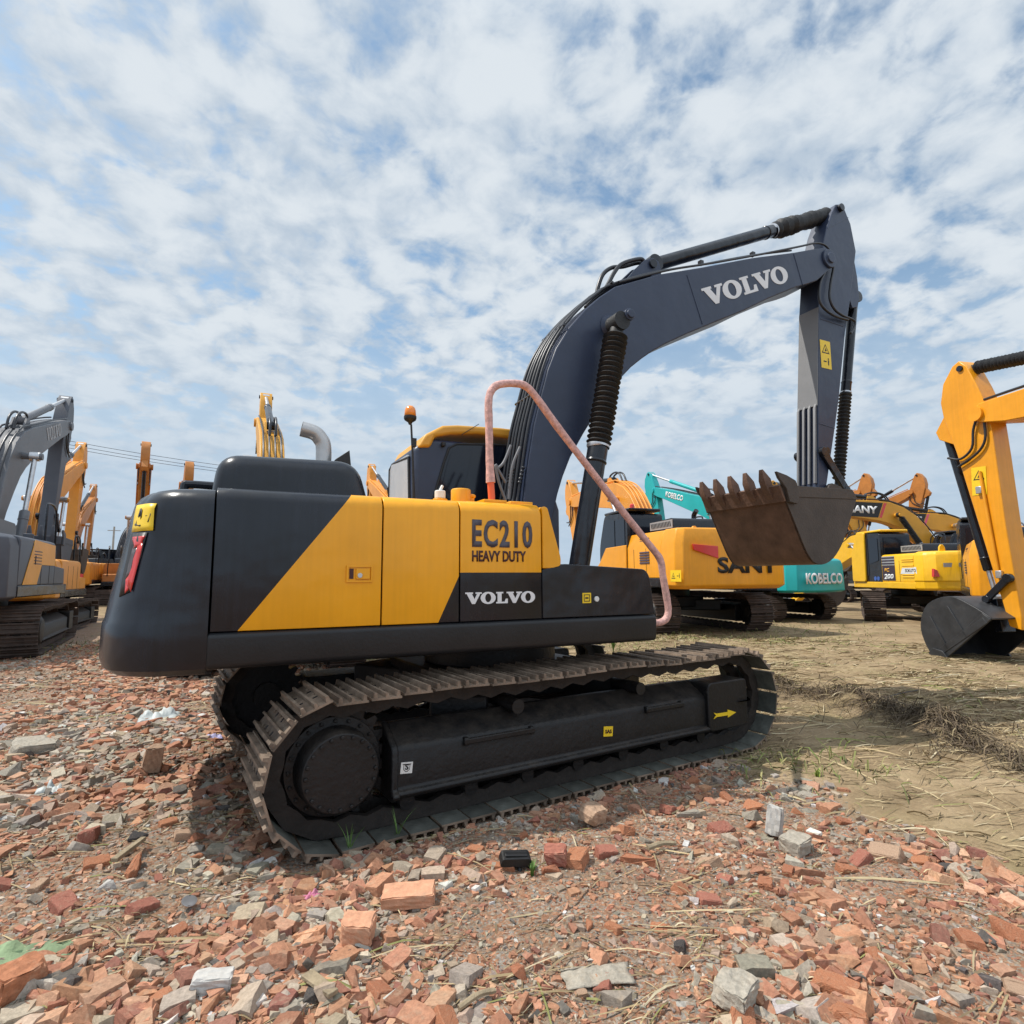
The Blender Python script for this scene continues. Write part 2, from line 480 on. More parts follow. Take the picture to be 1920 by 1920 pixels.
def slab_letters(name, w, h, mat, M, parent, depth=0.004):
    """VOLVO in heavy slab-serif capitals"""
    V = [(0, 1), (.52, 1), (.52, .87), (.44, .87), (.63, .40), (.80, .87), (.70, .87), (.70, 1), (1.12, 1), (1.12, .87), (1.01, .87), (.66, 0), (.46, 0), (.10, .87), (0, .87)]
    Lt = [(0, 1), (.50, 1), (.50, .87), (.38, .87), (.38, .14), (.60, .14), (.68, .40), (.82, .40), (.82, 0), (0, 0), (0, .13), (.10, .13), (.10, .87), (0, .87)]
    verts = []; faces = []; x = 0.0

    def put(pts):
        nonlocal x
        o = len(verts)
        verts.extend([(x+a, b) for a, b in pts]); faces.append(tuple(range(o, o+len(pts))))

    def ring():
        o = len(verts); n = 28
        for k in range(n):
            c, s = math.cos(2*PI*k/n), math.sin(2*PI*k/n)
            verts.append((x+.5+.52*c, .5+.53*s))
        for k in range(n):
            c, s = math.cos(2*PI*k/n), math.sin(2*PI*k/n)
            verts.append((x+.5+.21*c, .5+.38*s))
        for k in range(n):
            faces.append((o+k, o+(k+1) % n, o+n+(k+1) % n, o+n+k))
    put(V); x += 1.06; ring(); x += 1.06; put(Lt); x += .74; put(V); x += 1.06; ring(); x += 1.02
    sx = w/x
    flat_obj(name, [(a*sx, b*h) for a, b in verts], faces, mat, M, parent, depth)


def warning_label(name, w, h, M, parent, horizontal=False):
    """yellow safety label: a triangle and a small figure with an arrow, one mesh"""
    mb = MB()
    base = [(0, 0), (w, 0), (w, h), (0, h)]

    def pl(pts, z, mi):
        mb.add([M @ Vector((a, b, z)) for a, b in pts], [tuple(range(len(pts)))], mi, False)
    pl(base, 0.003, 0)
    if horizontal:
        c1 = (w*.28, h*.5); c2 = (w*.74, h*.5); q = min(w*.5, h)*.36
    else:
        c1 = (w*.5, h*.70); c2 = (w*.5, h*.25); q = min(w, h*.5)*.40
    t = [(c1[0]-q, c1[1]-q*.8), (c1[0]+q, c1[1]-q*.8), (c1[0], c1[1]+q*.9)]
    ti = [(c1[0]+(a-c1[0])*.74, c1[1]-q*.1+(b-c1[1]+q*.1)*.74) for a, b in t]
    for i in range(3):
        j = (i+1) % 3
        pl([t[i], t[j], ti[j], ti[i]], 0.0045, 1)
    pl([(c1[0]-q*.25, c1[1]-q*.45), (c1[0]+q*.3, c1[1]-q*.35), (c1[0]+q*.05, c1[1]+q*.2)], 0.0045, 1)
    pl([(c2[0]+q*.45, c2[1]-q*.6), (c2[0]+q*.7, c2[1]-q*.6), (c2[0]+q*.75, c2[1]+q*.3), (c2[0]+q*.4, c2[1]+q*.3)], 0.0045, 1)
    pl([(c2[0]+q*.45, c2[1]+q*.38), (c2[0]+q*.7, c2[1]+q*.38), (c2[0]+q*.7, c2[1]+q*.66), (c2[0]+q*.45, c2[1]+q*.66)], 0.0045, 1)
    pl([(c2[0]-q*.7, c2[1]-q*.12), (c2[0]+q*.1, c2[1]-q*.12), (c2[0]+q*.1, c2[1]+q*.10), (c2[0]-q*.7, c2[1]+q*.10)], 0.0045, 1)
    o = mb.build(name, ['sticker_yellow', 'ink_black'], parent)
    return o


# ------------------------------------------------------------------ tracks (shared by every excavator)
ZR, RR = 0.455, 0.405      # wheel axle height, radius to the shoe plate
AX = 1.80


def track_pts(n=48):
    Ls = 2*AX; arc = PI*RR; tot = 2*Ls+2*arc
    out = []
    for i in range(n):
        s = (i+0.5)/n*tot
        if s < Ls:                                    # bottom, rear to front
            x = -AX+s; out.append((x, ZR-RR, PI))
        elif s < Ls+arc:
            a = -PI/2+(s-Ls)/RR
            out.append((AX+RR*math.cos(a), ZR+RR*math.sin(a), a-PI/2))
        elif s < 2*Ls+arc:
            q = s-Ls-arc; x = AX-q
            sag = -0.020*abs(math.sin(2.5*PI*q/Ls))
            out.append((x, ZR+RR+sag, 0.0))
        else:
            a = PI/2+(s-2*Ls-arc)/RR
            out.append((-AX+RR*math.cos(a), ZR+RR*math.sin(a), a-PI/2))
    return out, tot/n


PTS, PITCHL = track_pts()


def shoe_mb(w=0.6, plain=False):
    mb = MB()
    h = PITCHL/2-0.008
    pr = [(-h, 0), (h, 0), (h, .013), (h-.010, .013), (h-.014, .045), (h-.030, .045), (h-.036, .013), (.010, .013), (.007, .036), (-.007, .036), (-.010, .013),
          (-h+.036, .013), (-h+.030, .045), (-h+.014, .045), (-h+.010, .013), (-h, .013)]
    mb.prism(pr, -w/2, w/2, 0)
    for i, f in enumerate(mb.f):
        if not plain and all(abs(mb.v[j][2]) < 1e-6 for j in f): mb.mi[i] = 2
    if not plain:
        for sy in (-.085, .085):
            for t in (-.052, .052):
                mb.box((t, sy, .0135), (.045, .020, .004), mi=1)
                mb.cyl((t, sy+.07, .012), (t, sy+.07, .022), .012, n=6, mi=0)
    return mb


def wheel_mesh(name, mats, r, w, teeth=0, hub=0.12):
    mb = MB()
    if teeth:
        n = teeth*4; ol = []
        for k in range(n):
            a = 2*PI*k/n
            rr = r if k % 4 in (1, 2) else r-.055
            ol.append((rr*math.cos(a), rr*math.sin(a)))
        mb.prism(ol, -w/2, w/2)
    else:
        mb.lathe((0, -w/2, 0), (0, 1, 0), [(0, r*.55), (0, r*.9), (.02, r), (w*.3, r), (w*.34, r*1.08), (w*.66, r*1.08), (w*.7, r), (w-.02, r), (w, r*.9), (w, r*.55)], 28)
    mb.cyl((0, -w/2-.05, 0), (0, w/2+.05, 0), hub, n=16)
    o = mb.build(name, mats, None, bevel=0.006)
    return o


_tmp = shoe_mb().build('track_shoe', ['track_mud', 'ink_black', 'track_plate'])
SHOE_ME = _tmp.data; bpy.data.objects.remove(_tmp)
_tmp = wheel_mesh('sprocket', ['under_black'], .36, .09, 21); SPROCKET_ME = _tmp.data; bpy.data.objects.remove(_tmp)
_tmp = wheel_mesh('idler', ['under_black'], .33, .20); IDLER_ME = _tmp.data; bpy.data.objects.remove(_tmp)
_tmp = wheel_mesh('track_roller', ['under_black'], .085, .30, 0, .05); ROLLER_ME = _tmp.data; bpy.data.objects.remove(_tmp)


def chain_mb():
    """the two link rails of the chain, a closed belt just inside the shoes"""
    mb = MB()
    pts = PTS
    n = len(pts)
    for sy in (-.10, .10):
        vs = []
        for i, (x, z, a) in enumerate(pts):
            for f in (0, 1):
                # two stations per link so that the inner edge is scalloped
                x2, z2, a2 = pts[(i+1) % n]
                if f:
                    xx, zz = (x+x2)/2, (z+z2)/2
                    nx, nz = -math.sin(a)-math.sin(a2), math.cos(a)+math.cos(a2)
                    l = math.hypot(nx, nz) or 1; nx /= l; nz /= l
                else:
                    xx, zz = x, z; nx, nz = -math.sin(a), math.cos(a)
                d = .085 if f else .115
                for yy in (-.025, .025):
                    vs.append((xx-nx*.002, sy+yy, zz-nz*.002)); vs.append((xx-nx*d, sy+yy, zz-nz*d))
        m2 = 2*n
        fs = []
        for i in range(m2):
            j = (i+1) % m2
            a, b = i*4, j*4
            fs += [(a, b, b+1, a+1), (a+2, a+3, b+3, b+2), (a+1, b+1, b+3, a+3), (a, a+2, b+2, b)]
        mb.add(vs, fs)
    return mb


_tmp = chain_mb().build('track', ['chain_black']); CHAIN_ME = _tmp.data; bpy.data.objects.remove(_tmp)


def belt_mesh(mats):
    """chain with every shoe, one mesh (for machines further off)"""
    mb = chain_mb()
    sh = shoe_mb(plain=True)
    for x, z, a in PTS:
        c, s = math.cos(a), math.sin(a)
        mb.add([(x+v[0]*c-v[2]*s, v[1], z+v[0]*s+v[2]*c) for v in sh.v], sh.f, 0)
    o = mb.build('track', mats)
    me = o.data; bpy.data.objects.remove(o)
    return me


BELT_ME = belt_mesh(['track_rust'])


def undercarriage(root, gauge, yaw, detail, far_detail=False):
    """both tracks with their frames; detail: every shoe a sub-part"""
    rot = (0, 0, yaw)
    mb = MB()
    mb.box((0, 0, .66), (1.5, 1.3, .26)); mb.cyl((0, 0, .78), (0, 0, 1.0), .62, n=32)
    for sx in (-1, 1):
        for sy in (-1, 1):
            mb.box((sx*.62, sy*.62, .58), (.42, .95, .26), Matrix.Rotation(sx*sy*-.5, 3, 'Z'))
    cf = mb.build('centre_frame', 'under_black', root, bevel=.02); cf.rotation_euler = rot
    for sgn in (-1, 1):
        yc = sgn*gauge/2
        tr = link('track', CHAIN_ME if detail else BELT_ME, root)
        tr.location = Matrix.Rotation(yaw, 3, 'Z') @ Vector((0, yc, 0)); tr.rotation_euler = rot
        if detail:
            for x, z, a in PTS:
                if not far_detail and sgn > 0 and x > 0.2:
                    pass
                sh = link('track_shoe', SHOE_ME, tr)
                sh.location = (x, random.uniform(-.004, .004), z+random.uniform(-.003, .003)); sh.rotation_euler = (random.uniform(-.008, .008), -a+random.uniform(-.022, .022), random.uniform(-.008, .008))
        sp = link('sprocket', SPROCKET_ME, tr); sp.location = (-AX, 0, ZR)
        idl = link('idler', IDLER_ME, tr); idl.location = (AX, 0, ZR-.01)
        if detail:
            for k in range(7):
                ro = link('track_roller', ROLLER_ME, tr); ro.location = (-1.35+k*.45, 0, .175); ro.scale = (1, .72, 1)
            for xx in (-.55, .62):
                ro = link('carrier_roller', ROLLER_ME, tr); ro.location = (xx, sgn*.02, ZR+RR-.20); ro.scale = (1, .8, 1)
        # side frame: upright outer web, a slope on top, a lip along the foot
        fb = MB()
        o = sgn
        sec = [(-.17, .22), (-.17, .60), (.02, .64), (.20, .53), (.215, .50), (.215, .285), (.25, .27), (.25, .245), (.20, .22)]
        fb.prism([(p[0]*o, p[1]) for p in sec], -1.45, 1.36, axis='x')
        fb.prism([(x_, z_) for x_, z_ in round_poly([(1.34, .23), (1.34, .64), (1.86, .64), (1.86, .23)], .05, 3)], o*.0, o*.25)
        fb.box((1.05, 0, .42), (1.2, .22, .22))
        fb.prism([(p[0]*o*1.06, p[1]*1.03-.012) for p in sec], -1.485, -1.44, axis='x')
        fr = fb.build('track_frame', 'under_black' if detail else 'under_black', root, bevel=.012)
        fr.location = tr.location; fr.rotation_euler = rot
        if detail:
            for x0_, x1_, z_ in ((-1.0, -.45, .50), (.62, 1.05, .50)):
                sb = MB(); sb.box(((x0_+x1_)/2, o*.228, z_), (x1_-x0_, .03, .035)); sb.box((x0_+.02, o*.215, z_), (.035, .05, .05)); sb.box((x1_-.02, o*.215, z_), (.035, .05, .05))
                sb.build('step', 'under_black', fr, bevel=.006)
        # travel motor cover with its ring of bolts
        mo = MB()
        y0 = .06*o
        mo.lathe((-AX, y0, ZR), (0, o, 0), [(0, .31), (.13, .31), (.14, .285), (.17, .27), (.20, .235), (.225, .20), (.23, .02)] if not detail else
                 [(0, .285), (.045, .285), (.05, .232), (.19, .228), (.21, .215), (.213, .02)], 40)
        if detail:
            for k in range(20):
                a = 2*PI*k/20
                mo.cyl((-AX+.198*math.cos(a), y0+.212*o, ZR+.198*math.sin(a)), (-AX+.198*math.cos(a), y0+.224*o, ZR+.198*math.sin(a)), .012, n=6)
                mo.cyl((-AX+.26*math.cos(a), y0+.045*o, ZR+.26*math.sin(a)), (-AX+.26*math.cos(a), y0+.062*o, ZR+.26*math.sin(a)), .013, n=6)
        mt = mo.build('travel_motor', 'under_black', root, bevel=.004)
        mt.location = tr.location; mt.rotation_euler = rot
        if detail and sgn < 0:
            near = fr
    return near if detail else None


def ram(root, name, p0, p1, r, split, boot=True, barrel_mat='machine_black', n=20, wavy=False, rod_mat='steel', boot_r=1.15, pitch=.055):
    """hydraulic cylinder from p0 (base eye) to p1 (rod eye); split: share taken by the barrel"""
    p0 = Vector(p0); p1 = Vector(p1); d = p1-p0; ln = d.length; ax = d/ln
    mb = MB()
    b = split*ln
    mb.lathe(p0, ax, [(0, r*.75), (.04, r*.95), (.10, r), (b-.22, r), (b-.21, r*1.12), (b-.20, r*1.12), (b-.19, r*1.04), (b-.02, r*1.04), (b, r*.9)], n)
    mb.cyl(p0-Vector((0, .09, 0)), p0+Vector((0, .09, 0)), r*1.25, n=n)
    o = mb.build(name, barrel_mat, root, bevel=.004)
    rb = MB()
    if boot:
        prof = []
        x = b-.03; k = 0
        while x < ln-.13:
            w = random.uniform(-.12, .12) if wavy else random.uniform(-.05, .05)
            prof.append((x, r*boot_r*((1.14 if k % 2 else .84)+w*(1.0 if wavy else .6)))); x += pitch/2; k += 1
        prof.append((ln-.12, r*.7)); prof.append((ln-.05, r*.7))
        rb.lathe(p0, ax, [(b-.05, r*.5)]+prof, n)
        rb.cyl(p1-Vector((0, .085, 0)), p1+Vector((0, .085, 0)), r*.98, n=n)
        rb.build('dust_boot', 'rubber_boot', o, ang=60)
        cl = MB(); cl.lathe(p0, ax, [(b-.05, r*1.1), (b-.05, r*1.17), (b-.03, r*1.17), (b-.03, r*1.1)], n)
        cl.build('clamp', 'steel', o)
    else:
        rb.cyl(p0+ax*(b-.02), p1, r*.55, n=n)
        rb.cyl(p1-Vector((0, .09, 0)), p1+Vector((0, .09, 0)), r*1.15, n=n)
        rb.build('rod', rod_mat, o)
    return o


def bucket(root, prof, y0, y1, mats, nt=5, lip=(0, 1), tooth_len=.26, ear=None, cut=True):
    """shell of a digging bucket; prof (x, z) runs from the lip round the back to the hinge plate"""
    mb = MB()
    prof = [Vector((p[0], p[1])) for p in prof]
    sm = [Vector((q.x, q.y)) for q in smooth_path([Vector((p.x, p.y, 0)) for p in prof], 4)]
    n = len(sm)
    cen = sum(sm, Vector((0, 0)))/n
    inn = []
    for i in range(n):
        t = (sm[min(i+1, n-1)]-sm[max(i-1, 0)]).normalized()
        nn = Vector((-t.y, t.x))
        if nn.dot(cen-sm[i]) < 0: nn = -nn
        inn.append(sm[i]+nn*.03)
    vs = []
    for q in (y0, y1):
        vs += [(p.x, q, p.y) for p in sm]+[(p.x, q, p.y) for p in inn]
    fs = []
    for i in range(n-1):
        fs += [(i, i+1, 2*n+i+1, 2*n+i), (n+i, 3*n+i, 3*n+i+1, n+i+1)]
    fs += [(0, 2*n, 3*n, n), (n-1, 2*n-1, 4*n-1, 3*n-1)]
    mb.add(vs, fs, 0)
    # side plates with a doubled upper band
    out = [tuple(p) for p in sm]
    for q, s in ((y0, 1), (y1, -1)):
        mb.prism(out, q-.004*s, q+.03*s, 1)
        a, b = sm[0], sm[-1]
        d0 = (sm[3]-a).normalized(); d1 = (sm[-4]-b).normalized()
        band = [a+(b-a)*.02, b+(a-b)*.02, b+d1*.15+(a-b)*.01, a+d0*.15+(b-a)*.02]
        mb.prism([tuple(p) for p in band], q-.014*s, q-.004*s, 1)
    o = mb.build('bucket', mats, root, bevel=.006)
    # lip plate and teeth point along the lip's own direction
    tdir = (sm[0]-sm[2]).normalized()
    nrm = Vector((tdir.y, -tdir.x))
    if nrm.dot(cen-sm[0]) > 0: nrm = -nrm
    lp = MB()
    a = sm[0]
    lp.prism([tuple(a+nrm*.004), tuple(a-tdir*.20+nrm*.004), tuple(a-tdir*.20+nrm*.034), tuple(a+nrm*.026)], y0-.01, y1+.01)
    lp.build('lip_plate', mats[0], o, bevel=.004)
    for k in range(nt):
        yy = y0+.17+(y1-y0-.24)*k/(nt-1)
        tb = MB()
        w = .045
        pts = [a-tdir*.17+nrm*.028, a-tdir*.02+nrm*.066, a+tdir*.10+nrm*.06, a+tdir*tooth_len+nrm*(.012), a+tdir*tooth_len-nrm*.004, a+tdir*.08-nrm*.05, a-tdir*.04-nrm*.04, a-tdir*.04+nrm*.028]
        tb.prism([tuple(p) for p in pts], yy-w, yy+w)
        # the point narrows to the edge
        for i, v in enumerate(tb.v):
            d = (Vector((v[0], v[2]))-a).dot(tdir)
            f = 1-max(0, min(1, (d-.08)/(tooth_len-.08)))*.45
            tb.v[i] = (v[0], yy+(v[1]-yy)*f, v[2])
        tb.build('tooth', mats[0], o, bevel=.004)
    if cut:
        for q, s in ((y0, -1), (y1, 1)):
            cb = MB()
            bdir = (sm[-1]-sm[0]).normalized()
            pts = [a+tdir*.16-bdir*.03, a+tdir*.12+bdir*.12, a+tdir*.06+bdir*.24, a-tdir*.10+bdir*.24, a-tdir*.24+bdir*.12, a-tdir*.22-bdir*.0, a-tdir*.05+bdir*.03, a+tdir*.08-bdir*.03]
            cb.prism([tuple(p) for p in pts], q+s*.012, q+s*.05)
            cb.build('side_cutter', mats[1], o, bevel=.006)
    return o

# ------------------------------------------------------------------ the near excavator
GAUGE = 2.39
UYAW = 0.101
YS = -1.35          # right-hand side of the upper body


def main_excavator():
    root = empty('excavator')
    tag(root, 'near black and yellow crawler excavator with dark grey boom, side on across brick rubble', 'excavator')
    nf = undercarriage(root, GAUGE, UYAW, True)
    cu, su = math.cos(UYAW), math.sin(UYAW)

    def PL(px, py, yl):
        d = _fw + _rt*(px-960)/FPX - _up*(py-960)/FPX
        nx, ny = -su, cu
        t = (yl-(CAM[0]*nx+CAM[1]*ny))/(d[0]*nx+d[1]*ny)
        w = CAM+d*t
        return Vector((w[0]*cu+w[1]*su, -w[0]*su+w[1]*cu+GAUGE/2, w[2]))
    # decals on the near track frame
    yo = -GAUGE/2-.2515
    a = PL(1338, 1350, yo); b = PL(1380, 1343, yo); up = PL(1338, 1334, yo)-a
    L_ = (b-a).length; h = up.length
    M = frame(a, b-a, up)
    flat_obj('arrow_decal', [(0, h*.12), (L_*.13, h*.30), (L_*.62, h*.30), (L_*.62, h*.02), (L_, h*.5), (L_*.62, h*.98), (L_*.62, h*.70), (L_*.13, h*.70), (0, h*.88), (L_*.10, h*.5)],
             [tuple(range(10))], 'sticker_yellow', M, nf)
    yo = -GAUGE/2-.2165
    a = PL(1131, 1381, yo)
    M = frame(a, PL(1148, 1380, yo)-a, Vector((0, 0, 1)))
    w = (PL(1148, 1380, yo)-a).length
    st = flat_obj('sticker', [(0, 0), (w, 0), (w, w*.8), (0, w*.8)], [(0, 1, 2, 3)], 'sticker_yellow', M, nf)
    text_obj('sticker_print', 'SAS', w*.7, w*.3, 'ink_and_shade_brown', M @ Matrix.Translation((w*.15, w*.25, .004)), st, .02)
    a = PL(750, 1451, yo); w = (PL(772, 1449, yo)-a).length
    M = frame(a, PL(772, 1449, yo)-a, Vector((0, 0, 1)))
    st = flat_obj('sticker', [(0, 0), (w, 0), (w, w*.86), (0, w*.86)], [(0, 1, 2, 3)], 'white_plastic', M, nf)
    text_obj('sticker_print', 'S', w*.30, w*.42, 'ink_black', M @ Matrix.Translation((w*.35, w*.30, .004)), st, .02)
    flat_obj('sticker_print', [(w*.14, w*.74), (w*.86, w*.74), (w*.86, w*.68), (w*.78, w*.66), (w*.78, w*.32), (w*.58, w*.12), (w*.42, w*.12), (w*.22, w*.32), (w*.22, w*.66), (w*.14, w*.68),
                               (w*.26, w*.66), (w*.26, w*.34), (w*.44, w*.17), (w*.56, w*.17), (w*.74, w*.34), (w*.74, w*.66)],
             [(0, 1, 2, 3, 15, 10, 8, 9), (3, 4, 14, 15), (4, 5, 13, 14), (5, 6, 12, 13), (6, 7, 11, 12), (7, 8, 10, 11)], 'ink_black', M @ Matrix.Translation((0, 0, .001)), st)

    # ---- skirt (frame edge) all round
    mb = MB()
    sec = round_poly([(-1.365, 1.05), (-1.375, 1.235), (-1.345, 1.25), (1.345, 1.25), (1.375, 1.235), (1.365, 1.05), (1.31, 1.035), (-1.31, 1.035)], [.04, .02, .01, .01, .02, .04, .03, .03], 3)
    mb.prism(sec, -2.365, .885, axis='x')
    mb.build('upper_frame', 'machine_black_dusty', root, bevel=.02, seg=3)
    mb = MB()
    mb.box((-1.55, 0, 1.655), (1.62, 2.60, .80))                 # machinery space behind the doors
    mb.box((-.50, -.86, 1.655), (.66, .92, .78))
    for sy in (-.34, .34):
        mb.prism([(-.35, 1.25), (.62, 1.25), (.55, 1.55), (.30, 1.93), (.05, 1.93), (-.35, 1.6)], sy-.04, sy+.04)
    mb.box((-.45, 0, 1.38), (.6, .7, .26))
    for k in range(5):
        mb.tube(smooth_path([(-.3, -.2+.1*k, 1.5), (.15, -.22+.1*k, 1.9), (.35, -.2+.1*k, 1.6), (.5, -.2+.1*k, 1.3)]), .022, 6)
    mb.cyl((.55, -.45, 1.45), (.55, .45, 1.45), .10)
    mb.build('inner_frame', 'under_black', root, bevel=.01)

    # ---- side doors: one pressed sheet each, rolled over at the top
    prof = [(0, 1.255), (0, 1.6), (0, 2.02), (.008, 2.05), (.03, 2.085), (.065, 2.105), (.12, 2.115), (.6, 2.12)]

    def door(name, x0, x1, mats, cuts=(), side=None, sgn=1, pr=prof):
        bm = bmesh.new()
        rows = []
        for x in (x0, x1):
            rows.append([bm.verts.new((x, sgn*(YS+p[0]), p[1])) for p in pr])
        for i in range(len(pr)-1):
            bm.faces.new((rows[0][i], rows[1][i], rows[1][i+1], rows[0][i+1]))
        for (a, b) in cuts:
            d = Vector((b[0]-a[0], 0, b[1]-a[1])); nn = Vector((d.z, 0, -d.x)).normalized()
            bmesh.ops.bisect_plane(bm, geom=bm.verts[:]+bm.edges[:]+bm.faces[:], plane_co=(a[0], 0, a[1]), plane_no=nn)
        bmesh.ops.recalc_face_normals(bm, faces=bm.faces)
        for f in bm.faces:
            if f.normal.y*sgn > 0.01 or (abs(f.normal.y) < .01 and f.normal.z < 0): f.normal_flip()
            if side: f.material_index = side(f.calc_center_median())
            f.smooth = True
        me = bpy.data.meshes.new(name); bm.to_mesh(me); bm.free()
        for q in mats: me.materials.append(MATS[q])
        me.set_sharp_from_angle(angle=R(50))
        o = link(name, me, root)
        md = o.modifiers.new('thickness', 'SOLIDIFY'); md.thickness = .02; md.offset = -1
        md = o.modifiers.new('edge', 'BEVEL'); md.width = .004; md.segments = 2; md.limit_method = 'ANGLE'; md.angle_limit = R(50)
        return o

    A, B = (-2.215, 1.25), (-1.59, 2.075)

    def right_of(c, a, b):
        return (c.x-a[0])*(b[1]-a[1])-(c.z-a[1])*(b[0]-a[0]) > 0
    d1 = door('engine_door', -2.355, -1.372, ['machine_black', 'yellow_main'], [(A, B)], lambda c: 1 if right_of(c, A, B) else 0)
    d1['label'] = 'black door with a yellow diagonal field'
    A2, B2 = (-.98, 1.25), (-.815, 1.60)
    door('pump_door', -1.362, -.828, ['yellow_main', 'machine_black'], [(A2, B2)], lambda c: 1 if (right_of(c, A2, B2) and c.z < 1.61) else 0)
    d3 = door('toolbox_door', -.818, -.172, ['yellow_main', 'machine_black'], [((-1, 1.595), (0, 1.595))], lambda c: 0 if c.z > 1.595 else 1)
    for (x0, x1) in ((-2.355, -.70),):
        door('engine_door', x0, x1, ['machine_black'], sgn=-1)
    # top deck between
    mb = MB(); mb.box((-1.52, .10, 2.11), (1.66, 1.8, .03)); mb.box((-.45, -.83, 2.105), (.55, .80, .03))
    mb.build('top_cover', ['yellow_main'], root, bevel=.006)

    # handle in the engine door
    q0 = P(649, 1092, y=YS); q1 = P(699, 1060, y=YS)
    mb = MB(); cx, cz = (q0.x+q1.x)/2, (q0.z+q1.z)/2; w, h = q1.x-q0.x, q1.z-q0.z
    for s in (-1, 1):
        mb.box((cx, YS-.004, cz+s*(h/2-.006)), (w, .010, .012)); mb.box((cx+s*(w/2-.006), YS-.004, cz), (.012, .010, h-.024))
    mb.box((cx+w*.12, YS-.006, cz), (w*.52, .012, h*.62)); mb.cyl((cx+w*.0, YS-.01, cz-h*.1), (cx+w*.0, YS-.018, cz-h*.1), .016, n=14, mi=1)
    mb.box((cx-w*.31, YS-.0015, cz), (w*.16, .003, h*.6), mi=2)  # dark strip paints the shade inside the left of the handle recess
    mb.build('handle', ['yellow_main', 'steel', 'ink_and_shade_brown'], d1, bevel=.003)
    # lettering on the toolbox door
    z = YS-.001

    def side_frame(x0, y0, x1, y1, yy=z):
        a = P(x0, y1, y=yy); b = P(x1, y1, y=yy); c = P(x0, y0, y=yy)
        return frame(a, Vector((1, 0, 0)), Vector((0, 0, 1))), b.x-a.x, c.z-a.z
    M, w, h = side_frame(885, 973, 998, 1026)
    text_obj('lettering', 'EC210', w, h, 'letter_grey', M, d3, .034, space=1.16)
    M, w, h = side_frame(885, 1032, 986, 1053)
    text_obj('lettering', 'HEAVY DUTY', w, h, 'ink_and_shade_brown', M, d3, .028)
    M, w, h = side_frame(872, 1111, 1003, 1133)
    slab_letters('lettering', w, h, 'white_paint', M, d3)

    # yellow wedge in front of the toolbox
    mb = MB()
    mb.prism(round_poly([(-.16, 1.625), (-.16, 2.095), (-.115, 2.09), (.0, 1.70), (-.005, 1.645), (-.04, 1.625)], [.0, .03, .05, .03, .04, .04], 4), YS-.002, -.45)
    mb.build('tank_cover', 'yellow_main', root, bevel=.012, seg=3)
    # front storage box with a rounded brow
    mb = MB()
    mb.prism(round_poly([(-.165, 1.255), (-.165, 1.615), (.02, 1.66), (.80, 1.62), (.845, 1.56), (.885, 1.255)], [0, .01, .03, .07, .06, .01], 4), YS-.002, -.45)
    fb = mb.build('storage_box', 'machine_black', root, bevel=.035, seg=4)
    fb['label'] = 'black rounded box at the front with a yellow sticker'
    a = P(1092, 1131, y=YS-.003); w = P(1108, 1131, y=YS-.003).x-a.x
    M = frame(a, (1, 0, 0), (0, 0, 1))
    st = flat_obj('sticker', [(0, 0), (w, 0), (w, w), (0, w)], [(0, 1, 2, 3)], 'sticker_yellow', M, fb)
    mb = MB()
    for x0, y0, x1, y1 in ((.15, .15, .85, .22), (.15, .78, .85, .85), (.15, .22, .22, .78), (.78, .22, .85, .78), (.32, .42, .68, .58)):
        mb.box((M @ Vector(((x0+x1)/2*w, (y0+y1)/2*w, .0045))), ((x1-x0)*w, .002, (y1-y0)*w))
    mb.build('sticker_print', 'ink_black', fb)
    q = P(1118, 1123, y=YS-.003)
    mb = MB(); mb.cyl((q.x, YS-.0, q.z), (q.x, YS-.016, q.z), .021, n=18); mb.build('lock', 'white_plastic', fb, bevel=.003)

    # ---- counterweight: a cast block with a rounded plan, flaring towards its foot
    half = [(-2.365, -1.362), (-2.50, -1.36), (-2.64, -1.335), (-2.76, -1.27), (-2.86, -1.16), (-2.925, -1.0), (-2.965, -.80), (-2.995, -.55), (-3.015, -.28), (-3.02, 0)]
    half = [(v.x, v.y) for v in smooth_path([(a, b, 0) for a, b in half], 4)]
    plan = half+[(a, -b) for a, b in half[-2::-1]]
    nP = len(plan)
    lv = [(1.00, .16), (1.015, .06), (1.05, .015), (1.10, 0), (1.22, 0), (1.300, .003), (1.318, .013), (1.40, .024), (1.55, .050), (1.70, .078), (1.85, .100), (1.95, .115), (2.02, .130), (2.06, .155), (2.085, .19), (2.10, .25), (2.108, .40)]

    def cw(i, zz):
        i = max(0, min(nP-1.001, i)); k = int(i); f = i-k
        p = Vector(plan[k])*(1-f)+Vector(plan[min(k+1, nP-1)])*f
        t = (Vector(plan[min(k+1, nP-1)])-Vector(plan[max(k-1, 0)])).normalized()
        n = Vector((-t.y, t.x))
        if n.dot(p-Vector((-1.5, 0))) < 0: n = -n
        for j in range(len(lv)-1):
            if lv[j][0] <= zz <= lv[j+1][0]:
                g = (zz-lv[j][0])/(lv[j+1][0]-lv[j][0]); ins = lv[j][1]*(1-g)+lv[j+1][1]*g
                break
        else:
            ins = lv[0][1] if zz < lv[0][0] else lv[-1][1]
        e = min(k, nP-1-k)/16.0
        wgt = min(1, .06+e**1.3) if zz > 1.2 and zz < 2.0 else 1
        if zz >= 2.0:
            base = .122
            wgt0 = min(1, .06+e**1.3)
            ins = base*wgt0+(ins-base)*1.0
            wgt = 1
        q = p-n*ins*wgt
        return Vector((q.x, q.y, zz)), Vector((n.x, n.y, 0))
    mb = MB()
    vs = []
    for zz, _ in lv:
        for i in range(nP):
            vs.append(cw(i, zz)[0])
    fs = []
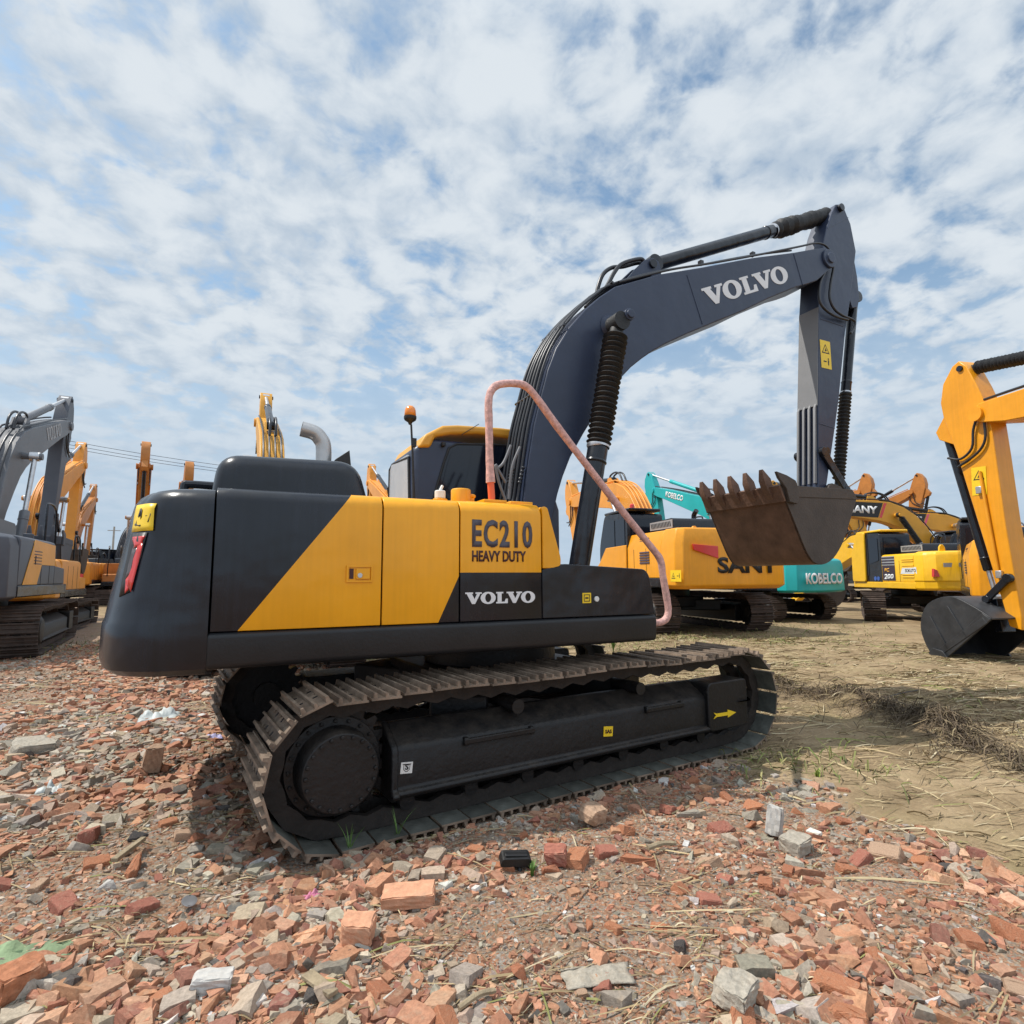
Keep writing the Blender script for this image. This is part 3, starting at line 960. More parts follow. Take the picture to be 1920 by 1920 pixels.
    for j in range(len(lv)-1):
        for i in range(nP-1):
            fs.append((j*nP+i, j*nP+i+1, (j+1)*nP+i+1, (j+1)*nP+i))
    fs.append(tuple(range(nP-1, -1, -1))); fs.append(tuple((len(lv)-1)*nP+i for i in range(nP)))
    # close the front face between the two seams
    for j in range(len(lv)-1):
        fs.append((j*nP+nP-1, j*nP, (j+1)*nP, (j+1)*nP+nP-1))
    mb.add(vs, fs)
    cwo = mb.build('counterweight', 'machine_black', root, ang=28)
    gi, gz = [], []
    cand = [(i*.25, 1.05+zz*.01) for i in range(0, 4*24) for zz in range(0, 104)]
    cpx = [proj(cw(i, zz)[0])[:2] for i, zz in cand]

    def cw_at(px, py):
        k = min(range(len(cand)), key=lambda q: (cpx[q][0]-px)**2+(cpx[q][1]-py)**2)
        return cand[k]

    def patch(name, quad, mat, off, par, n=5, recess=False):
        cs = [cw_at(*q) for q in quad]
        mb = MB(); vs = []
        for j in range(n+1):
            for i in range(n+1):
                u, v = i/n, j/n
                a = [(cs[0][k]*(1-u)+cs[1][k]*u)*(1-v)+(cs[3][k]*(1-u)+cs[2][k]*u)*v for k in (0, 1)]
                p, nn = cw(*a); vs.append(p+nn*off)
        mb.add(vs, [(j*(n+1)+i, j*(n+1)+i+1, (j+1)*(n+1)+i+1, (j+1)*(n+1)+i) for j in range(n) for i in range(n)])
        o = mb.build(name, mat, par)
        md = o.modifiers.new('thickness', 'SOLIDIFY'); md.thickness = .003; md.offset = 0
        return o
    sk = patch('warning_sticker', [(258, 948), (295, 945), (286, 995), (248, 997)], 'sticker_yellow', .002, cwo)
    for q in ([(264, 953), (266, 953), (258, 985), (255, 985)], [(255, 983), (265, 983), (264, 986), (254, 986)], [(266, 955), (267, 955), (264, 985), (262, 985)], [(281, 962), (283, 962), (280, 980), (278, 980)], [(274, 966), (279, 966), (279, 968), (273, 968)]):
        patch('sticker_print', q, 'ink_black', .0045, sk, 1)
    tl = patch('tail_light', [(247, 1000), (276, 999), (243, 1110), (224, 1118)], 'ink_black', .002, cwo)
    patch('red_lens', [(252, 1008), (275, 1006), (268, 1022), (251, 1027)], 'lens_red', .006, tl)
    patch('red_lens', [(261, 1018), (271, 1018), (247, 1108), (238, 1094)], 'lens_red', .006, tl)
    patch('red_lens', [(238, 1088), (246, 1078), (243, 1106), (235, 1112)], 'lens_red', .006, tl)
    patch('clear_lens', [(251, 1030), (260, 1028), (243, 1082), (236, 1088)], 'lens_dark', .0055, tl)
    # guard pipe on top of the counterweight
    mb = MB(); a = P(346, 908, y=-.35); b = P(400, 909, y=-.35)
    mb.tube(smooth_path([(a.x, -.35, 2.06), (a.x, -.35, a.z-.02), (a.x+.03, -.35, a.z), (b.x, -.35, a.z+.0)]), .03, 10)
    mb.build('guard_pipe', 'machine_black', root)

    # ---- raised engine hood, exhaust, flap
    mb = MB()
    ol = round_poly([(-2.40, 2.11), (-2.365, 2.38), (-1.47, 2.40), (-1.385, 2.11)], [.01, .17, .17, .01], 7)
    xs = [p[0] for p in ol]; cx_ = (min(xs)+max(xs))/2; hw = (max(xs)-min(xs))/2; zb_ = 2.11; hh = .285
    rows = []
    for q in range(7):
        a_ = PI/2*(1-q/6); rows.append((-1.05+.13*(1-math.sin(a_)), .13*(1-math.cos(a_))))
    rows += [(.95-(y_+1.05), i_) for y_, i_ in rows[::-1]]
    n_ = len(ol); vs = []
    for y_, i_ in rows:
        vs += [(cx_+(x_-cx_)*(hw-i_)/hw, y_, zb_+(z_-zb_)*(hh-i_)/hh) for x_, z_ in ol]
    fs = [(j*n_+i, j*n_+(i+1) % n_, (j+1)*n_+(i+1) % n_, (j+1)*n_+i) for j in range(len(rows)-1) for i in range(n_)]
    fs += [tuple(range(n_-1, -1, -1)), tuple((len(rows)-1)*n_+i for i in range(n_))]
    mb.add(vs, fs)
    hd = mb.build('engine_hood', 'machine_black', root, ang=60)
    e0 = P(606, 866, y=-.45)
    pts = [(e0.x, -.45, 2.36), (e0.x, -.45, P(606, 840, y=-.45).z), tuple(P(600, 822, y=-.45)), tuple(P(588, 811, y=-.45)), tuple(P(565, 804, y=-.45))]
    pts = smooth_path(pts, 6)
    mb = MB(); mb.tube(pts, .060, 20, caps=False); mb.tube(pts, .054, 20, caps=False); mb.lathe(pts[0], (0, 0, 1), [(0, .085), (.03, .085), (.05, .066)], 20)
    mb.build('exhaust_pipe', ['pipe_silver'], root, ang=60)
    mb = MB(); a = P(622, 866, y=-.45); b = P(650, 850, y=-.45); c = P(655, 867, y=-.45)
    mb.prism([(a.x, 2.37), (a.x+.01, a.z), (b.x, b.z), (c.x, 2.37)], -.58, -.30)
    mb.build('rain_flap', 'rubber', root, bevel=.004)

    # ---- cab on the far (left) side
    cab = MB()
    yc0, yc1 = .36, 1.34
    ol = [(-.655, 1.25), (-.675, 2.40), (-.67, 2.86), (-.50, 2.97), (.78, 2.97), (1.02, 2.3), (1.02, 1.25)]
    cab.prism(ol, yc0, yc1)
    cb = cab.build('cab', 'boom_grey', root, bevel=.05, seg=3)
    mb = MB()
    rf = [P(787, 839, y=.34), P(811, 839, y=.34), P(820, 819, y=.34), P(850, 815, y=.34), P(900, 814, y=.34), P(985, 826, y=.34), P(990, 808, y=.34), P(940, 802, y=.34), P(862, 797, y=.34), P(834, 798, y=.34), P(800, 815, y=.34)]
    mb.prism([(q.x-.02, q.z) for q in rf], yc0-.03, yc1+.03)
    mb.build('roof', 'yellow_roof', cb, bevel=.03, seg=3)
    # rear and side glass with their seals
    xr = -.683

    def rquad(pxs, x=xr):
        return [P(a, b, x=x) for a, b in pxs]
    mb = MB()
    g = [(xr, .42, 2.05), (xr, .50, 2.78), (xr+.01, 1.20, 2.83), (xr, 1.28, 2.78), (xr, 1.29, 2.05), (xr, .42, 2.05)]
    mb.tube(g, .016, 8); mb.build('seal', 'rubber', cb)
    mb = MB(); mb.prism([(.43, 2.05), (.51, 2.77), (.55, 2.815), (1.19, 2.825), (1.27, 2.77), (1.28, 2.05)], xr-.004, xr+.02, axis='x')
    mb.build('rear_window', 'glass_pale', cb)
    ys = yc0-.004
    w0 = [P(a, b, y=ys) for a, b in ((823, 935), (836, 878), (844, 852), (857, 844), (884, 845), (876, 890), (862, 935))]
    w1 = [P(a, b, y=ys) for a, b in ((812, 938), (832, 868), (842, 840), (856, 833), (930, 834), (985, 838), (985, 950))]
    mb = MB(); mb.prism([(q.x, q.z) for q in w1], ys-.006, ys+.02); dr = mb.build('side_window', 'glass_dark', cb, bevel=.003)
    mb = MB(); mb.tube([tuple(q) for q in w1[:5]]+[tuple(w1[5])], .014, 8); mb.build('seal', 'rubber', cb)
    mb = MB(); mb.prism([(q.x, q.z) for q in w0], ys-.012, ys-.006); mb.build('sliding_pane', 'glass_dark', cb, bevel=.002)
    mb = MB(); q = P(830, 834, y=ys); mb.box((q.x, ys-.02, q.z), (.04, .05, .05)); mb.build('work_light', 'rubber', cb, bevel=.012)
    mb = MB(); mb.tube([P(866, 815, y=.33), P(898, 795, y=.30)], .004, 6); mb.build('aerial', 'rubber', cb)

    # ---- beacon on its pole
    mb = MB(); b0 = P(776, 935, y=-.25); b1 = P(771, 796, y=-.25)
    mb.tube([(b0.x, -.25, 2.10), tuple(b0), tuple(P(774, 860, y=-.25)), tuple(b1)], [.013, .012, .0095, .009], 10)
    mb.box(P(776, 828, y=-.25), (.045, .02, .06)); mb.box(P(776, 836, y=-.25), (.03, .06, .02))
    po = mb.build('beacon_pole', 'rubber', root)
    c = P(769, 790, y=-.25)
    mb = MB(); mb.lathe(c-Vector((0, 0, .03)), (0, 0, 1), [(0, .012), (.02, .02), (.04, .05), (.055, .056), (.075, .056), (.078, .045)], 24); lb = mb.build('beacon_base', 'rubber', po)
    mb = MB(); mb.lathe(c+Vector((0, 0, .045)), (0, 0, 1), [(0, .046), (.005, .052), (.05, .050), (.075, .043), (.093, .026), (.10, .004)], 24); mb.build('amber_lamp', 'lens_amber', po, ang=60)

    # ---- fittings on the yellow deck
    mb = MB(); c = P(864, 937, y=-.95)
    mb.lathe((c.x, -.95, 2.11), (0, 0, 1), [(0, .088), (.012, .088), (.016, .078), (.125, .078), (.138, .072), (.142, .05)], 28)
    mb.lathe((c.x+.085, -.93, 2.11), (0, 0, 1), [(0, .035), (.075, .035), (.08, .045), (.10, .045), (.105, .03)], 16)
    mb.build('breather', 'yellow_main', root, bevel=.004)
    c = P(825, 937, y=-1.0)
    mb = MB(); mb.lathe((c.x, -1.0, 2.11), (0, 0, 1), [(0, .055), (.045, .055), (.048, .036), (.10, .036), (.105, .03)], 20, 0); cpn = mb.build('filler_neck', ['yellow_main'], root, bevel=.003)
    mb = MB(); mb.lathe((c.x, -1.0, 2.16), (0, 0, 1), [(0, .041), (.055, .041), (.06, .036)], 20); mb.cyl((c.x, -1.0, 2.22), (c.x+.02, -1.0, 2.26), .012, n=8); mb.build('cap', 'white_plastic', cpn, bevel=.003)
    mb = MB(); c = P(970, 942, y=-1.02); mb.box((c.x, -1.02, 2.135), (.20, .16, .045)); mb.build('hatch_cover', 'yellow_main', root, bevel=.006)

    # ---- handrail wrapped in dusty pink foam, bare orange at its foot
    yr = -1.15
    pp = [(922, 936), (920, 905), (918, 860), (917, 800), (916, 755), (921, 733), (936, 721), (965, 719), (985, 724), (1003, 742), (1045, 800), (1110, 885), (1180, 975), (1222, 1027), (1238, 1050), (1243, 1080), (1250, 1120), (1253, 1145), (1249, 1160), (1238, 1167), (1224, 1168)]
    W = [P(a, b, y=yr) for a, b in pp]
    sp = smooth_path(W, 5)
    mb = MB(); mb.tube([(sp[0].x, yr, 2.11)]+sp[1:7], .027, 14); hr = mb.build('handrail', ['rail_orange'], root)
    mb = MB(); mb.box((sp[0].x, yr, 2.132), (.19, .14, .022)); mb.build('foot_plate', 'yellow_main', hr, bevel=.004)
    mb = MB()
    rr = [.0305+.0008*math.sin(i*1.7)+.0010*math.sin(i*.61) for i in range(len(sp)-5)]
    rr[0] = .037; rr[1] = .036; rr[2] = .034
    mb.tube(sp[5:], rr, 14); mb.build('foam_sleeve', 'foam_pink', hr, ang=70)
    mb = MB(); mb.tube([sp[-1], (sp[-1].x-.12, yr, sp[-1].z)], .03, 12); mb.build('bracket', 'machine_black', hr)

    # ---- boom
    yb = -.26
    bo = [(975, 1000), (983, 926), (992, 857), (1002, 795), (1016, 738), (1028, 692), (1043, 653), (1067, 614), (1097, 580), (1125, 556), (1154, 537), (1235, 514), (1316, 501), (1412, 483), (1490, 473), (1530, 466), (1548, 464), (1562, 471), (1568, 485), (1563, 500), (1550, 510), (1532, 526), (1515, 532), (1493, 538),
          (1440, 560), (1395, 582), (1343, 603), (1290, 625), (1247, 645), (1224, 658), (1204, 672), (1184, 688), (1166, 707), (1143, 735), (1120, 772), (1095, 812), (1070, 857), (1056, 893), (1046, 926), (1030, 1000)]
    B2 = [P(a, b, y=yb) for a, b in bo]
    ol = [(.02, 1.74), (.06, 1.86)]+[(q.x, q.z) for q in B2]+[(.34, 1.70), (.22, 1.60), (.08, 1.62)]
    mb = MB(); mb.prism(ol, yb, -yb)
    boom = mb.build('boom', 'boom_grey', root, bevel=.012)
    # welded seams, pin bosses, brackets
    mb = MB()
    for (a, b) in (((1288, 516), (1317, 608)), ((1488, 476), (1505, 535))):
        a = P(*a, y=yb); b = P(*b, y=yb)
        mb = MB(); mb.tube([(a.x, yb-.001, a.z), (b.x, yb-.001, b.z)], .006, 6); mb.build('weld_seam', 'boom_grey', boom)
    c = P(1160, 603, y=-.40)
    t = P(1553, 486, y=-.26)
    for s in (-1, 1):
        mb = MB(); mb.lathe((c.x, s*.262, c.z), (0, s, 0), [(0, .14), (.04, .105), (.041, .062), (.335, .062), (.336, .045), (.36, .045), (.361, .01)], 24); mb.build('pin_boss', 'boom_grey', boom, bevel=.005)
        mb = MB(); mb.lathe((t.x, s*.262, t.z), (0, s, 0), [(0, .135), (.03, .13), (.031, .075), (.055, .072), (.056, .01)], 28); mb.build('pin_boss', 'boom_grey', boom, bevel=.005)
    c2 = P(1221, 497, y=-.12)
    for s in (-.12, .12):
        pl = [P(a, b, y=-.12) for a, b in ((1166, 534), (1190, 505), (1207, 489), (1222, 485), (1233, 492), (1237, 505), (1238, 518))]
        mb = MB(); mb.prism([(q.x, q.z) for q in pl], s-.02, s+.02); mb.build('bracket', 'boom_grey', boom, bevel=.004)
    mb = MB(); mb.cyl((c2.x, -.17, c2.z), (c2.x, .17, c2.z), .05); mb.build('pin', 'machine_black', boom)
    a = P(1326, 575, y=yb-.001); b = P(1481, 527, y=yb-.001); c = P(1312, 541, y=yb-.001)
    M = frame(a, b-a, c-a); slab_letters('lettering', (b-a).length, (c-a).length*.96, 'white_paint', M, boom)
    # hoses and hard lines along the back of the boom
    back = [(B2[i].x, B2[i].z) for i in range(1, 15)]
    bp = []
    for i, (x, zz) in enumerate(back):
        x0, z0 = back[max(i-1, 0)]; x1, z1 = back[min(i+1, len(back)-1)]
        t = Vector((x1-x0, z1-z0)).normalized()
        bp.append((Vector((x, zz)), Vector((-t.y, t.x))))
    for k, (yy, off, i1, col) in enumerate([(-.22, .045, 14, 'hose_black'), (-.145, .05, 11, 'hose_black'), (-.07, .05, 11, 'hose_black'), (.0, .055, 11, 'hose_black'), (.08, .05, 11, 'hose_black'), (.17, .05, 14, 'hose_black')]):
        pts = [(p.x+n.x*off, yy, p.y+n.y*off) for p, n in bp[:i1]]
        foot = [(pts[0][0]-.10-.02*(k % 3), yy*1.5-.05, pts[0][2]-.55), (pts[0][0]-.03, yy*1.1, pts[0][2]-.12)]
        mb = MB(); mb.tube(smooth_path(foot+pts, 4), .019 if k else .013, 8)
        mb.build('hose', col, boom, ang=70)
    mb = MB()
    for i in (3, 6, 9):
        p, n = bp[i]
        mb.tube([(p.x+n.x*.055, -.25, p.y+n.y*.055), (p.x+n.x*.055, .22, p.y+n.y*.055)], .016, 6)
    for j in range(5):
        q = P(955+j*1.3, 905-j*6, y=-.30)
        mb.lathe(q, (.3, 0, 1), [(0, .026), (.012, .028), (.018, .02)], 12)
        q = P(974+j*1.6, 906-j*7, y=-.22)
        mb.lathe(q, (.3, 0, 1), [(0, .02), (.012, .022), (.018, .015)], 12)
    mb.build('hose_clamp', 'hose_black', boom, ang=60)
    # the two loops that feed the arm cylinder
    for k, (ya, q) in enumerate(((-.10, [(1098, 577), (1112, 562), (1135, 541), (1150, 514), (1163, 497), (1182, 489), (1203, 486), (1209, 496)]), (-.03, [(1118, 556), (1122, 536), (1131, 514), (1147, 502), (1168, 500), (1190, 494), (1205, 492)]))):
        mb = MB(); mb.tube(smooth_path([P(a, b, y=ya) for a, b in q], 5), .024, 9); mb.build('hose', 'hose_black', boom, ang=70)
    mb = MB(); mb.tube(smooth_path([P(a, b, y=-.24) for a, b in ((1160, 529), (1200, 519), (1260, 505), (1330, 494), (1420, 478), (1500, 462), (1528, 456), (1545, 459), (1556, 470), (1562, 482))], 5), .014, 8)
    for px, py in ((1314, 497), (1411, 481)):
        c = P(px, py-4, y=-.2); mb.box(c, (.05, .05, .05))
    mb.build('hose', 'hose_black', boom, ang=70)
    # grey return hoses drooping at the foot
    for q in ([(948, 905), (936, 884), (929, 872), (936, 905), (948, 938)], [(975, 838), (962, 870), (957, 900), (954, 936)], [(958, 835), (944, 868), (930, 880)]):
        mb = MB(); mb.tube(smooth_path([P(a, b, y=-.42) for a, b in q], 5), .014, 8); mb.build('hose', 'worn_grey_light', boom, ang=70)

    # ---- arm
    ya = -.155
    ao = [(1567, 383), (1574, 383), (1582, 388), (1595, 420), (1605, 471), (1602, 497), (1594, 565), (1585, 624), (1573, 749), (1565, 807), (1557, 862), (1551, 904), (1546, 935), (1532, 935), (1534, 909), (1534, 778), (1534, 640), (1535, 574), (1538, 510), (1544, 455), (1550, 428), (1560, 399)]
    A2_ = [P(a, b, y=ya) for a, b in ao]
    mb = MB(); mb.prism([(q.x, q.z) for q in A2_], ya, -ya)
    arm = mb.build('arm', 'boom_grey', root, bevel=.010)
    xi = P(1534, 700, y=ya).x
    mb = MB()
    zt_, zb_ = P(1534, 575, y=ya).z, P(1534, 760, y=ya).z
    xa, xb = P(1535, 574, y=ya).x, P(1534, 778, y=ya).x
    mb.prism([(xa-.004, zt_), (xb-.004, zb_), (xb+.01, zb_), (xa+.01, zt_)], ya+.004, -ya-.004)
    mb.build('sunlit_face_sheet', 'arm_sunlit_grey', arm)  # added sheet whose pale colour paints the sunlight on this face
    mb = MB()
    x2, z2 = P(1534, 909, y=ya).x, P(1534, 909, y=ya).z
    for k in range(4):
        yy = ya+.03+k*(.31-.06)/3
        mb.prism([(xb-.035, zb_-.03), (x2-.035, z2+.02), (x2+.0, z2+.02), (xb+.0, zb_+.03)], yy-.017, yy+.017)
    mb.build('wear_strip', 'arm_sunlit_grey', arm, bevel=.006)
    for q0, q1 in (((1538, 598), (1581, 612)), ((1535, 794), (1565, 803)), ((1551, 428), (1590, 408))):
        a, b = P(*q0, y=ya), P(*q1, y=ya)
        mb = MB(); mb.tube([(a.x, ya, a.z), (b.x, ya, b.z)], .006, 6); mb.build('weld_seam', 'boom_grey', arm)
    t = P(1556, 402, y=0); mb = MB(); mb.cyl((t.x, -.2, t.z), (t.x, .2, t.z), .055); mb.build('pin', 'machine_black', arm, bevel=.005)
    t = P(1546, 846, y=ya); mb = MB(); mb.cyl((t.x, ya-.05, t.z), (t.x, -ya+.05, t.z), .05, n=24); mb.build('pin', 'machine_black', arm, bevel=.005)
    pl = [P(a, b, y=-.1) for a, b in ((1600, 492), (1605, 520), (1609, 560), (1606, 577), (1596, 578), (1590, 560))]
    for s in (-.10, .10):
        mb = MB(); mb.prism([(q.x, q.z) for q in pl], s-.018, s+.018); mb.build('bracket', 'boom_grey', arm, bevel=.004)
    a = P(1540, 689, y=ya); b = P(1559, 690, y=ya); c = P(1539, 637, y=ya)
    warning_label('warning_sticker', b.x-a.x, c.z-a.z, frame(Vector((a.x, ya-.001, a.z)), (1, 0, 0), (0.02, 0, 1)), arm)
    for q in ([(1562, 484), (1563, 500), (1557, 535), (1556, 560), (1565, 580), (1581, 592), (1596, 598), (1603, 604), (1601, 615), (1595, 625)], [(1548, 508), (1538, 530), (1536, 560), (1545, 578), (1565, 592), (1590, 600)]):
        mb = MB(); mb.tube(smooth_path([P(a, b, y=-.21) for a, b in q], 5), .018, 9); mb.build('hose', 'hose_black', arm, ang=70)

    # ---- cylinders
    for s in (-1, 1):
        ram(root, 'boom_cylinder', (P(1083, 1080, y=-.50)*1).to_tuple()[:1]+(s*.50,)+(P(1083, 1080, y=-.50).z,), (P(1158, 606, y=-.50).x, s*.50, P(1158, 606, y=-.50).z), .098, .505, True, 'machine_black', 24)
    p0, p1 = P(1222, 498, y=0), P(1556, 402, y=0)
    ram(root, 'arm_cylinder', p0, p1, .082, .64, True, 'machine_black', 20, True, boot_r=1.3, pitch=.12)
    p0, p1 = P(1600, 560, y=0), P(1571, 915, y=0)
    ram(root, 'bucket_cylinder', p0, p1, .066, .53, True, 'machine_black', 18)
    # hard line beside the bucket cylinder
    # ---- bucket linkage
    for s in (-1, 1):
        a = P(1546, 846, y=s*.21 if s < 0 else -.21); b = P(1590, 918, y=-.21)
        mb = MB(); d = Vector((b.x-a.x, 0, b.z-a.z)); n = Vector((-d.z, 0, d.x)).normalized()
        mb.prism([((a+n*.06).x, (a+n*.06).z), ((a-n*.06).x, (a-n*.06).z), ((b-n*.05).x, (b-n*.05).z), ((b+n*.05).x, (b+n*.05).z)], s*.185-.022, s*.185+.022)
        mb.cyl((a.x, s*.16, a.z), (a.x, s*.215, a.z), .062, n=20); mb.cyl((b.x, s*.16, b.z), (b.x, s*.215, b.z), .055, n=20)
        mb.build('bucket_link', 'machine_black', root, bevel=.006)
    bp_ = [P(a, b, y=-.6) for a, b in ((1462, 909), (1470, 930), (1483, 962), (1500, 1005), (1514, 1038), (1527, 1055), (1544, 1058), (1563, 1046), (1581, 1015), (1597, 965), (1605, 935), (1598, 918))]
    bk = bucket(root, [(q.x, q.z) for q in bp_], -.6, .6, ['bucket_rust', 'bucket_dark'], 5, tooth_len=.22)
    mb = MB(); e = P(1560, 915, y=-.2)
    for s in (-.20, .20):
        mb.prism([(e.x-.16, e.z-.22), (e.x-.10, e.z+.02), (e.x-.03, e.z+.06), (e.x+.16, e.z+.02), (e.x+.22, e.z-.22)], s-.03, s+.03)
    mb.build('hinge_ear', 'bucket_dark', bk, bevel=.006)
    return root


main_excavator()

# ------------------------------------------------------------------ the other excavators of the yard
FOOT = (.20, 1.75)
BOOM_OL = [(.02, 1.62), (.02, 1.86), (.20, 2.40), (.30, 2.80), (.45, 3.38), (.63, 3.88), (.95, 4.34), (1.37, 4.70), (1.98, 4.98), (2.65, 5.23), (3.53, 5.57), (4.35, 5.86), (4.95, 6.06), (5.12, 6.02), (5.17, 5.90), (5.05, 5.76),
           (4.75, 5.57), (4.31, 5.37), (3.76, 5.08), (2.84, 4.59), (2.04, 4.17), (1.71, 3.95), (1.42, 3.69), (1.12, 3.28), (.80, 2.78), (.62, 2.37), (.42, 1.80), (.30, 1.62)]
PIV = (5.06, 5.93)
ARM_OL = [(5.38, 6.92), (5.50, 6.86), (5.68, 6.60), (5.74, 6.28), (5.70, 6.02), (5.50, 5.38), (5.15, 4.0), (4.88, 2.92), (4.80, 2.56), (4.62, 2.52), (4.62, 2.74), (4.78, 4.2), (4.86, 5.2), (4.93, 5.95), (5.10, 6.42), (5.26, 6.80)]
BUCKET = [(3.60, 2.62), (3.66, 2.36), (3.85, 1.98), (4.10, 1.76), (4.38, 1.78), (4.62, 2.02), (4.82, 2.46), (4.80, 2.64)]
BUCKET_DIG = [(5.60, 1.84), (5.82, 2.12), (5.91, 2.46), (5.76, 2.82), (5.36, 2.98), (5.0, 2.86), (4.70, 2.70)]


def rot(p, c, a):
    s, k = math.sin(R(a)), math.cos(R(a))
    x, z = p[0]-c[0], p[1]-c[1]
    return (c[0]+x*k-z*s, c[1]+x*s+z*k)


def machine(label, loc, heading, s=1.0, body='yellow_orange', boom='orange_boom', cw=None, cabm='machine_black', boom_rot=0.0, arm_rot=None, dig=False,
            shape='round', hood='machine_black', text=None, boom_text=None, cw_text=None, uyaw=0.0, boots=True, bucket_mats=('bucket_dark', 'bucket_dark'),
            far=False, lights=True, stripe=None, arm_mat=None, group='excavators parked in the yard', extra=None, side_left=True):
    root = empty('excavator', loc, heading, s)
    tag(root, label, 'excavator', group)
    undercarriage(root, GAUGE, uyaw, False)
    cw = cw or body
    W = 1.35
    # frame edge
    mb = MB(); mb.box((-.70, 0, 1.15), (3.15, 2*W+.02, .20)); mb.box((.95, .85, 1.15), (.25, 1.0, .2))
    mb.build('upper_frame', body if shape == 'komatsu' else cabm, root, bevel=.02)
    # counterweight
    mb = MB()
    pl = [(-2.25, -W), (-2.62, -W+.03), (-2.86, -1.10), (-2.96, -.6), (-3.0, 0), (-2.96, .6), (-2.86, 1.10), (-2.62, W-.03), (-2.25, W)]
    if shape == 'square':
        pl = [(-2.25, -W), (-2.80, -W), (-2.92, -W+.14), (-2.96, -.5), (-2.96, .5), (-2.92, W-.14), (-2.80, W), (-2.25, W)]
    zt = 2.12
    if shape == 'square':
        lv = [(1.02, .10), (1.10, .0), (1.98, .0), (2.30, .10), (2.32, .14)]
    elif shape == 'komatsu':
        lv = [(1.02, .04), (1.08, .0), (1.28, .0), (1.30, -.02), (2.05, .02), (2.14, .07), (2.18, .16)]
    else:
        lv = [(1.0, .10), (1.06, .0), (1.9, .02), (2.04, .06), (2.10, .14), (2.12, .24)]
    n = len(pl)
    vs = []
    for z, ins in lv:
        for x, y in pl:
            d = Vector((x+1.6, y*.8)); d = d.normalized()
            vs.append((x-d.x*ins if x < -2.3 else x, y-(1 if y > 0 else -1)*ins*(abs(y)/W), z))
    fs = [(j*n+i, j*n+(i+1) % n, (j+1)*n+(i+1) % n, (j+1)*n+i) for j in range(len(lv)-1) for i in range(n)]
    fs += [tuple(range(n-1, -1, -1)), tuple((len(lv)-1)*n+i for i in range(n))]
    mb.add(vs, fs)
    cwo = mb.build('counterweight', cw, root, bevel=.035, seg=3, ang=30)
    if cw_text:
        M = frame(Vector((-2.966 if shape == 'square' else -3.012, cw_text.get('y', .62), cw_text['z'])), (0, -1, 0), (0, 0, 1))
        text_obj('lettering', cw_text['t'], cw_text['w'], cw_text['h'], cw_text['m'], M, cwo, .035, depth=.010)
    if lights:
        for sg in (-1, 1):
            mb = MB()
            if shape == 'square':
                mb.prism([(sg*.42, 1.92), (sg*1.02, 1.96), (sg*1.0, 1.84), (sg*.42, 1.66)], -2.985, -2.95, axis='x'); nm = 'lens_red'
            elif shape == 'komatsu':
                mb.prism([(sg*1.05, 1.42), (sg*1.22, 1.42), (sg*1.20, 1.66), (sg*1.10, 1.60)], -2.90, -2.80, axis='x'); nm = 'lens_red'
            else:
                mb.prism([(sg*.95, 1.38), (sg*1.12, 1.38), (sg*1.10, 1.70), (sg*.98, 1.70)], -2.96, -2.85, axis='x'); nm = 'lens_red'
            mb.build('tail_light', nm, cwo, bevel=.006)
    mb = MB(); mb.prism([(-.07, 2.10), (-.07, 2.30), (-.03, 2.36), (.03, 2.36), (.07, 2.30), (.07, 2.10)], -2.62, -2.56, axis='x')
    for yy in (-.75, .75):
        ob = MB()
        ob.prism([(yy-.10, 2.08), (yy-.08, 2.30), (yy-.03, 2.37), (yy+.03, 2.37), (yy+.08, 2.30), (yy+.10, 2.08)], -2.66, -2.60, axis='x')
        ob.build('lifting_eye', cw, cwo, bevel=.01)
    # engine and tank housings
    ztop = 2.30 if shape == 'square' else (2.14 if shape == 'komatsu' else 2.10)
    for sg, x1 in ((1, -.62), (-1, -.05)):
        y0, y1 = (.02, W) if sg > 0 else (-W, -.42)
        nm = 'left_housing' if sg > 0 else 'right_housing'
        mb = MB()
        yo = W-.012
        if shape == 'square':
            sec = [(y0 if sg > 0 else y1, 1.25), (sg*yo, 1.25), (sg*yo, 1.98), (sg*(yo-.10), ztop), (y0 if sg > 0 else y1, ztop)]
        else:
            sec = [(y0 if sg > 0 else y1, 1.25), (sg*yo, 1.25), (sg*yo, ztop-.10), (sg*(yo-.03), ztop-.03), (sg*(yo-.10), ztop), (y0 if sg > 0 else y1, ztop)]
        x1b = x1+.75 if (shape == 'square' and sg > 0) else x1
        mb.prism(sec, -2.24, x1b, axis='x')
        if shape != 'square' or sg < 0:
            mb.prism([(x1b+.005, 1.25), (x1b+.005, 1.62), (x1b+.75, 1.58), (x1b+.8, 1.25)], sg*.45, sg*yo)
        ho = mb.build('housing', body, root, bevel=.02)
        # door seams
        for xx in (-1.55, -.95, -.42):
            if xx < x1b-.1:
                sm = MB(); sm.box((xx, sg*(yo+.001), 1.6), (.014, .006, .66)); sm.build('door_seam', 'ink_black', ho)
        # louvres
        gx = [(-1.48, 1.72, .46, .30), (-1.40, 2.14, .44, .10)] if shape == 'square' else ([(-1.95, 1.93, .55, .12), (-1.95, 1.74, .55, .12), (-1.95, 1.45, .55, .14)] if shape == 'komatsu' else [(-1.25, 1.75, .45, .28)])
        if shape != 'round' or not far:
            for gx0, gz, gw, gh in gx:
                lb = MB()
                k = max(2, int(gh/.05))
                for q in range(k):
                    lb.box((gx0, sg*(yo+.002-(.055 if gz > 2.1 and shape == 'square' else 0)), gz-gh/2+gh*(q+.5)/k), (gw, .022, gh/k*.55), Matrix.Rotation(sg*.5, 3, 'X'))
                lb.build('louvre', 'dark_stripe' if shape != 'komatsu' else body, ho)
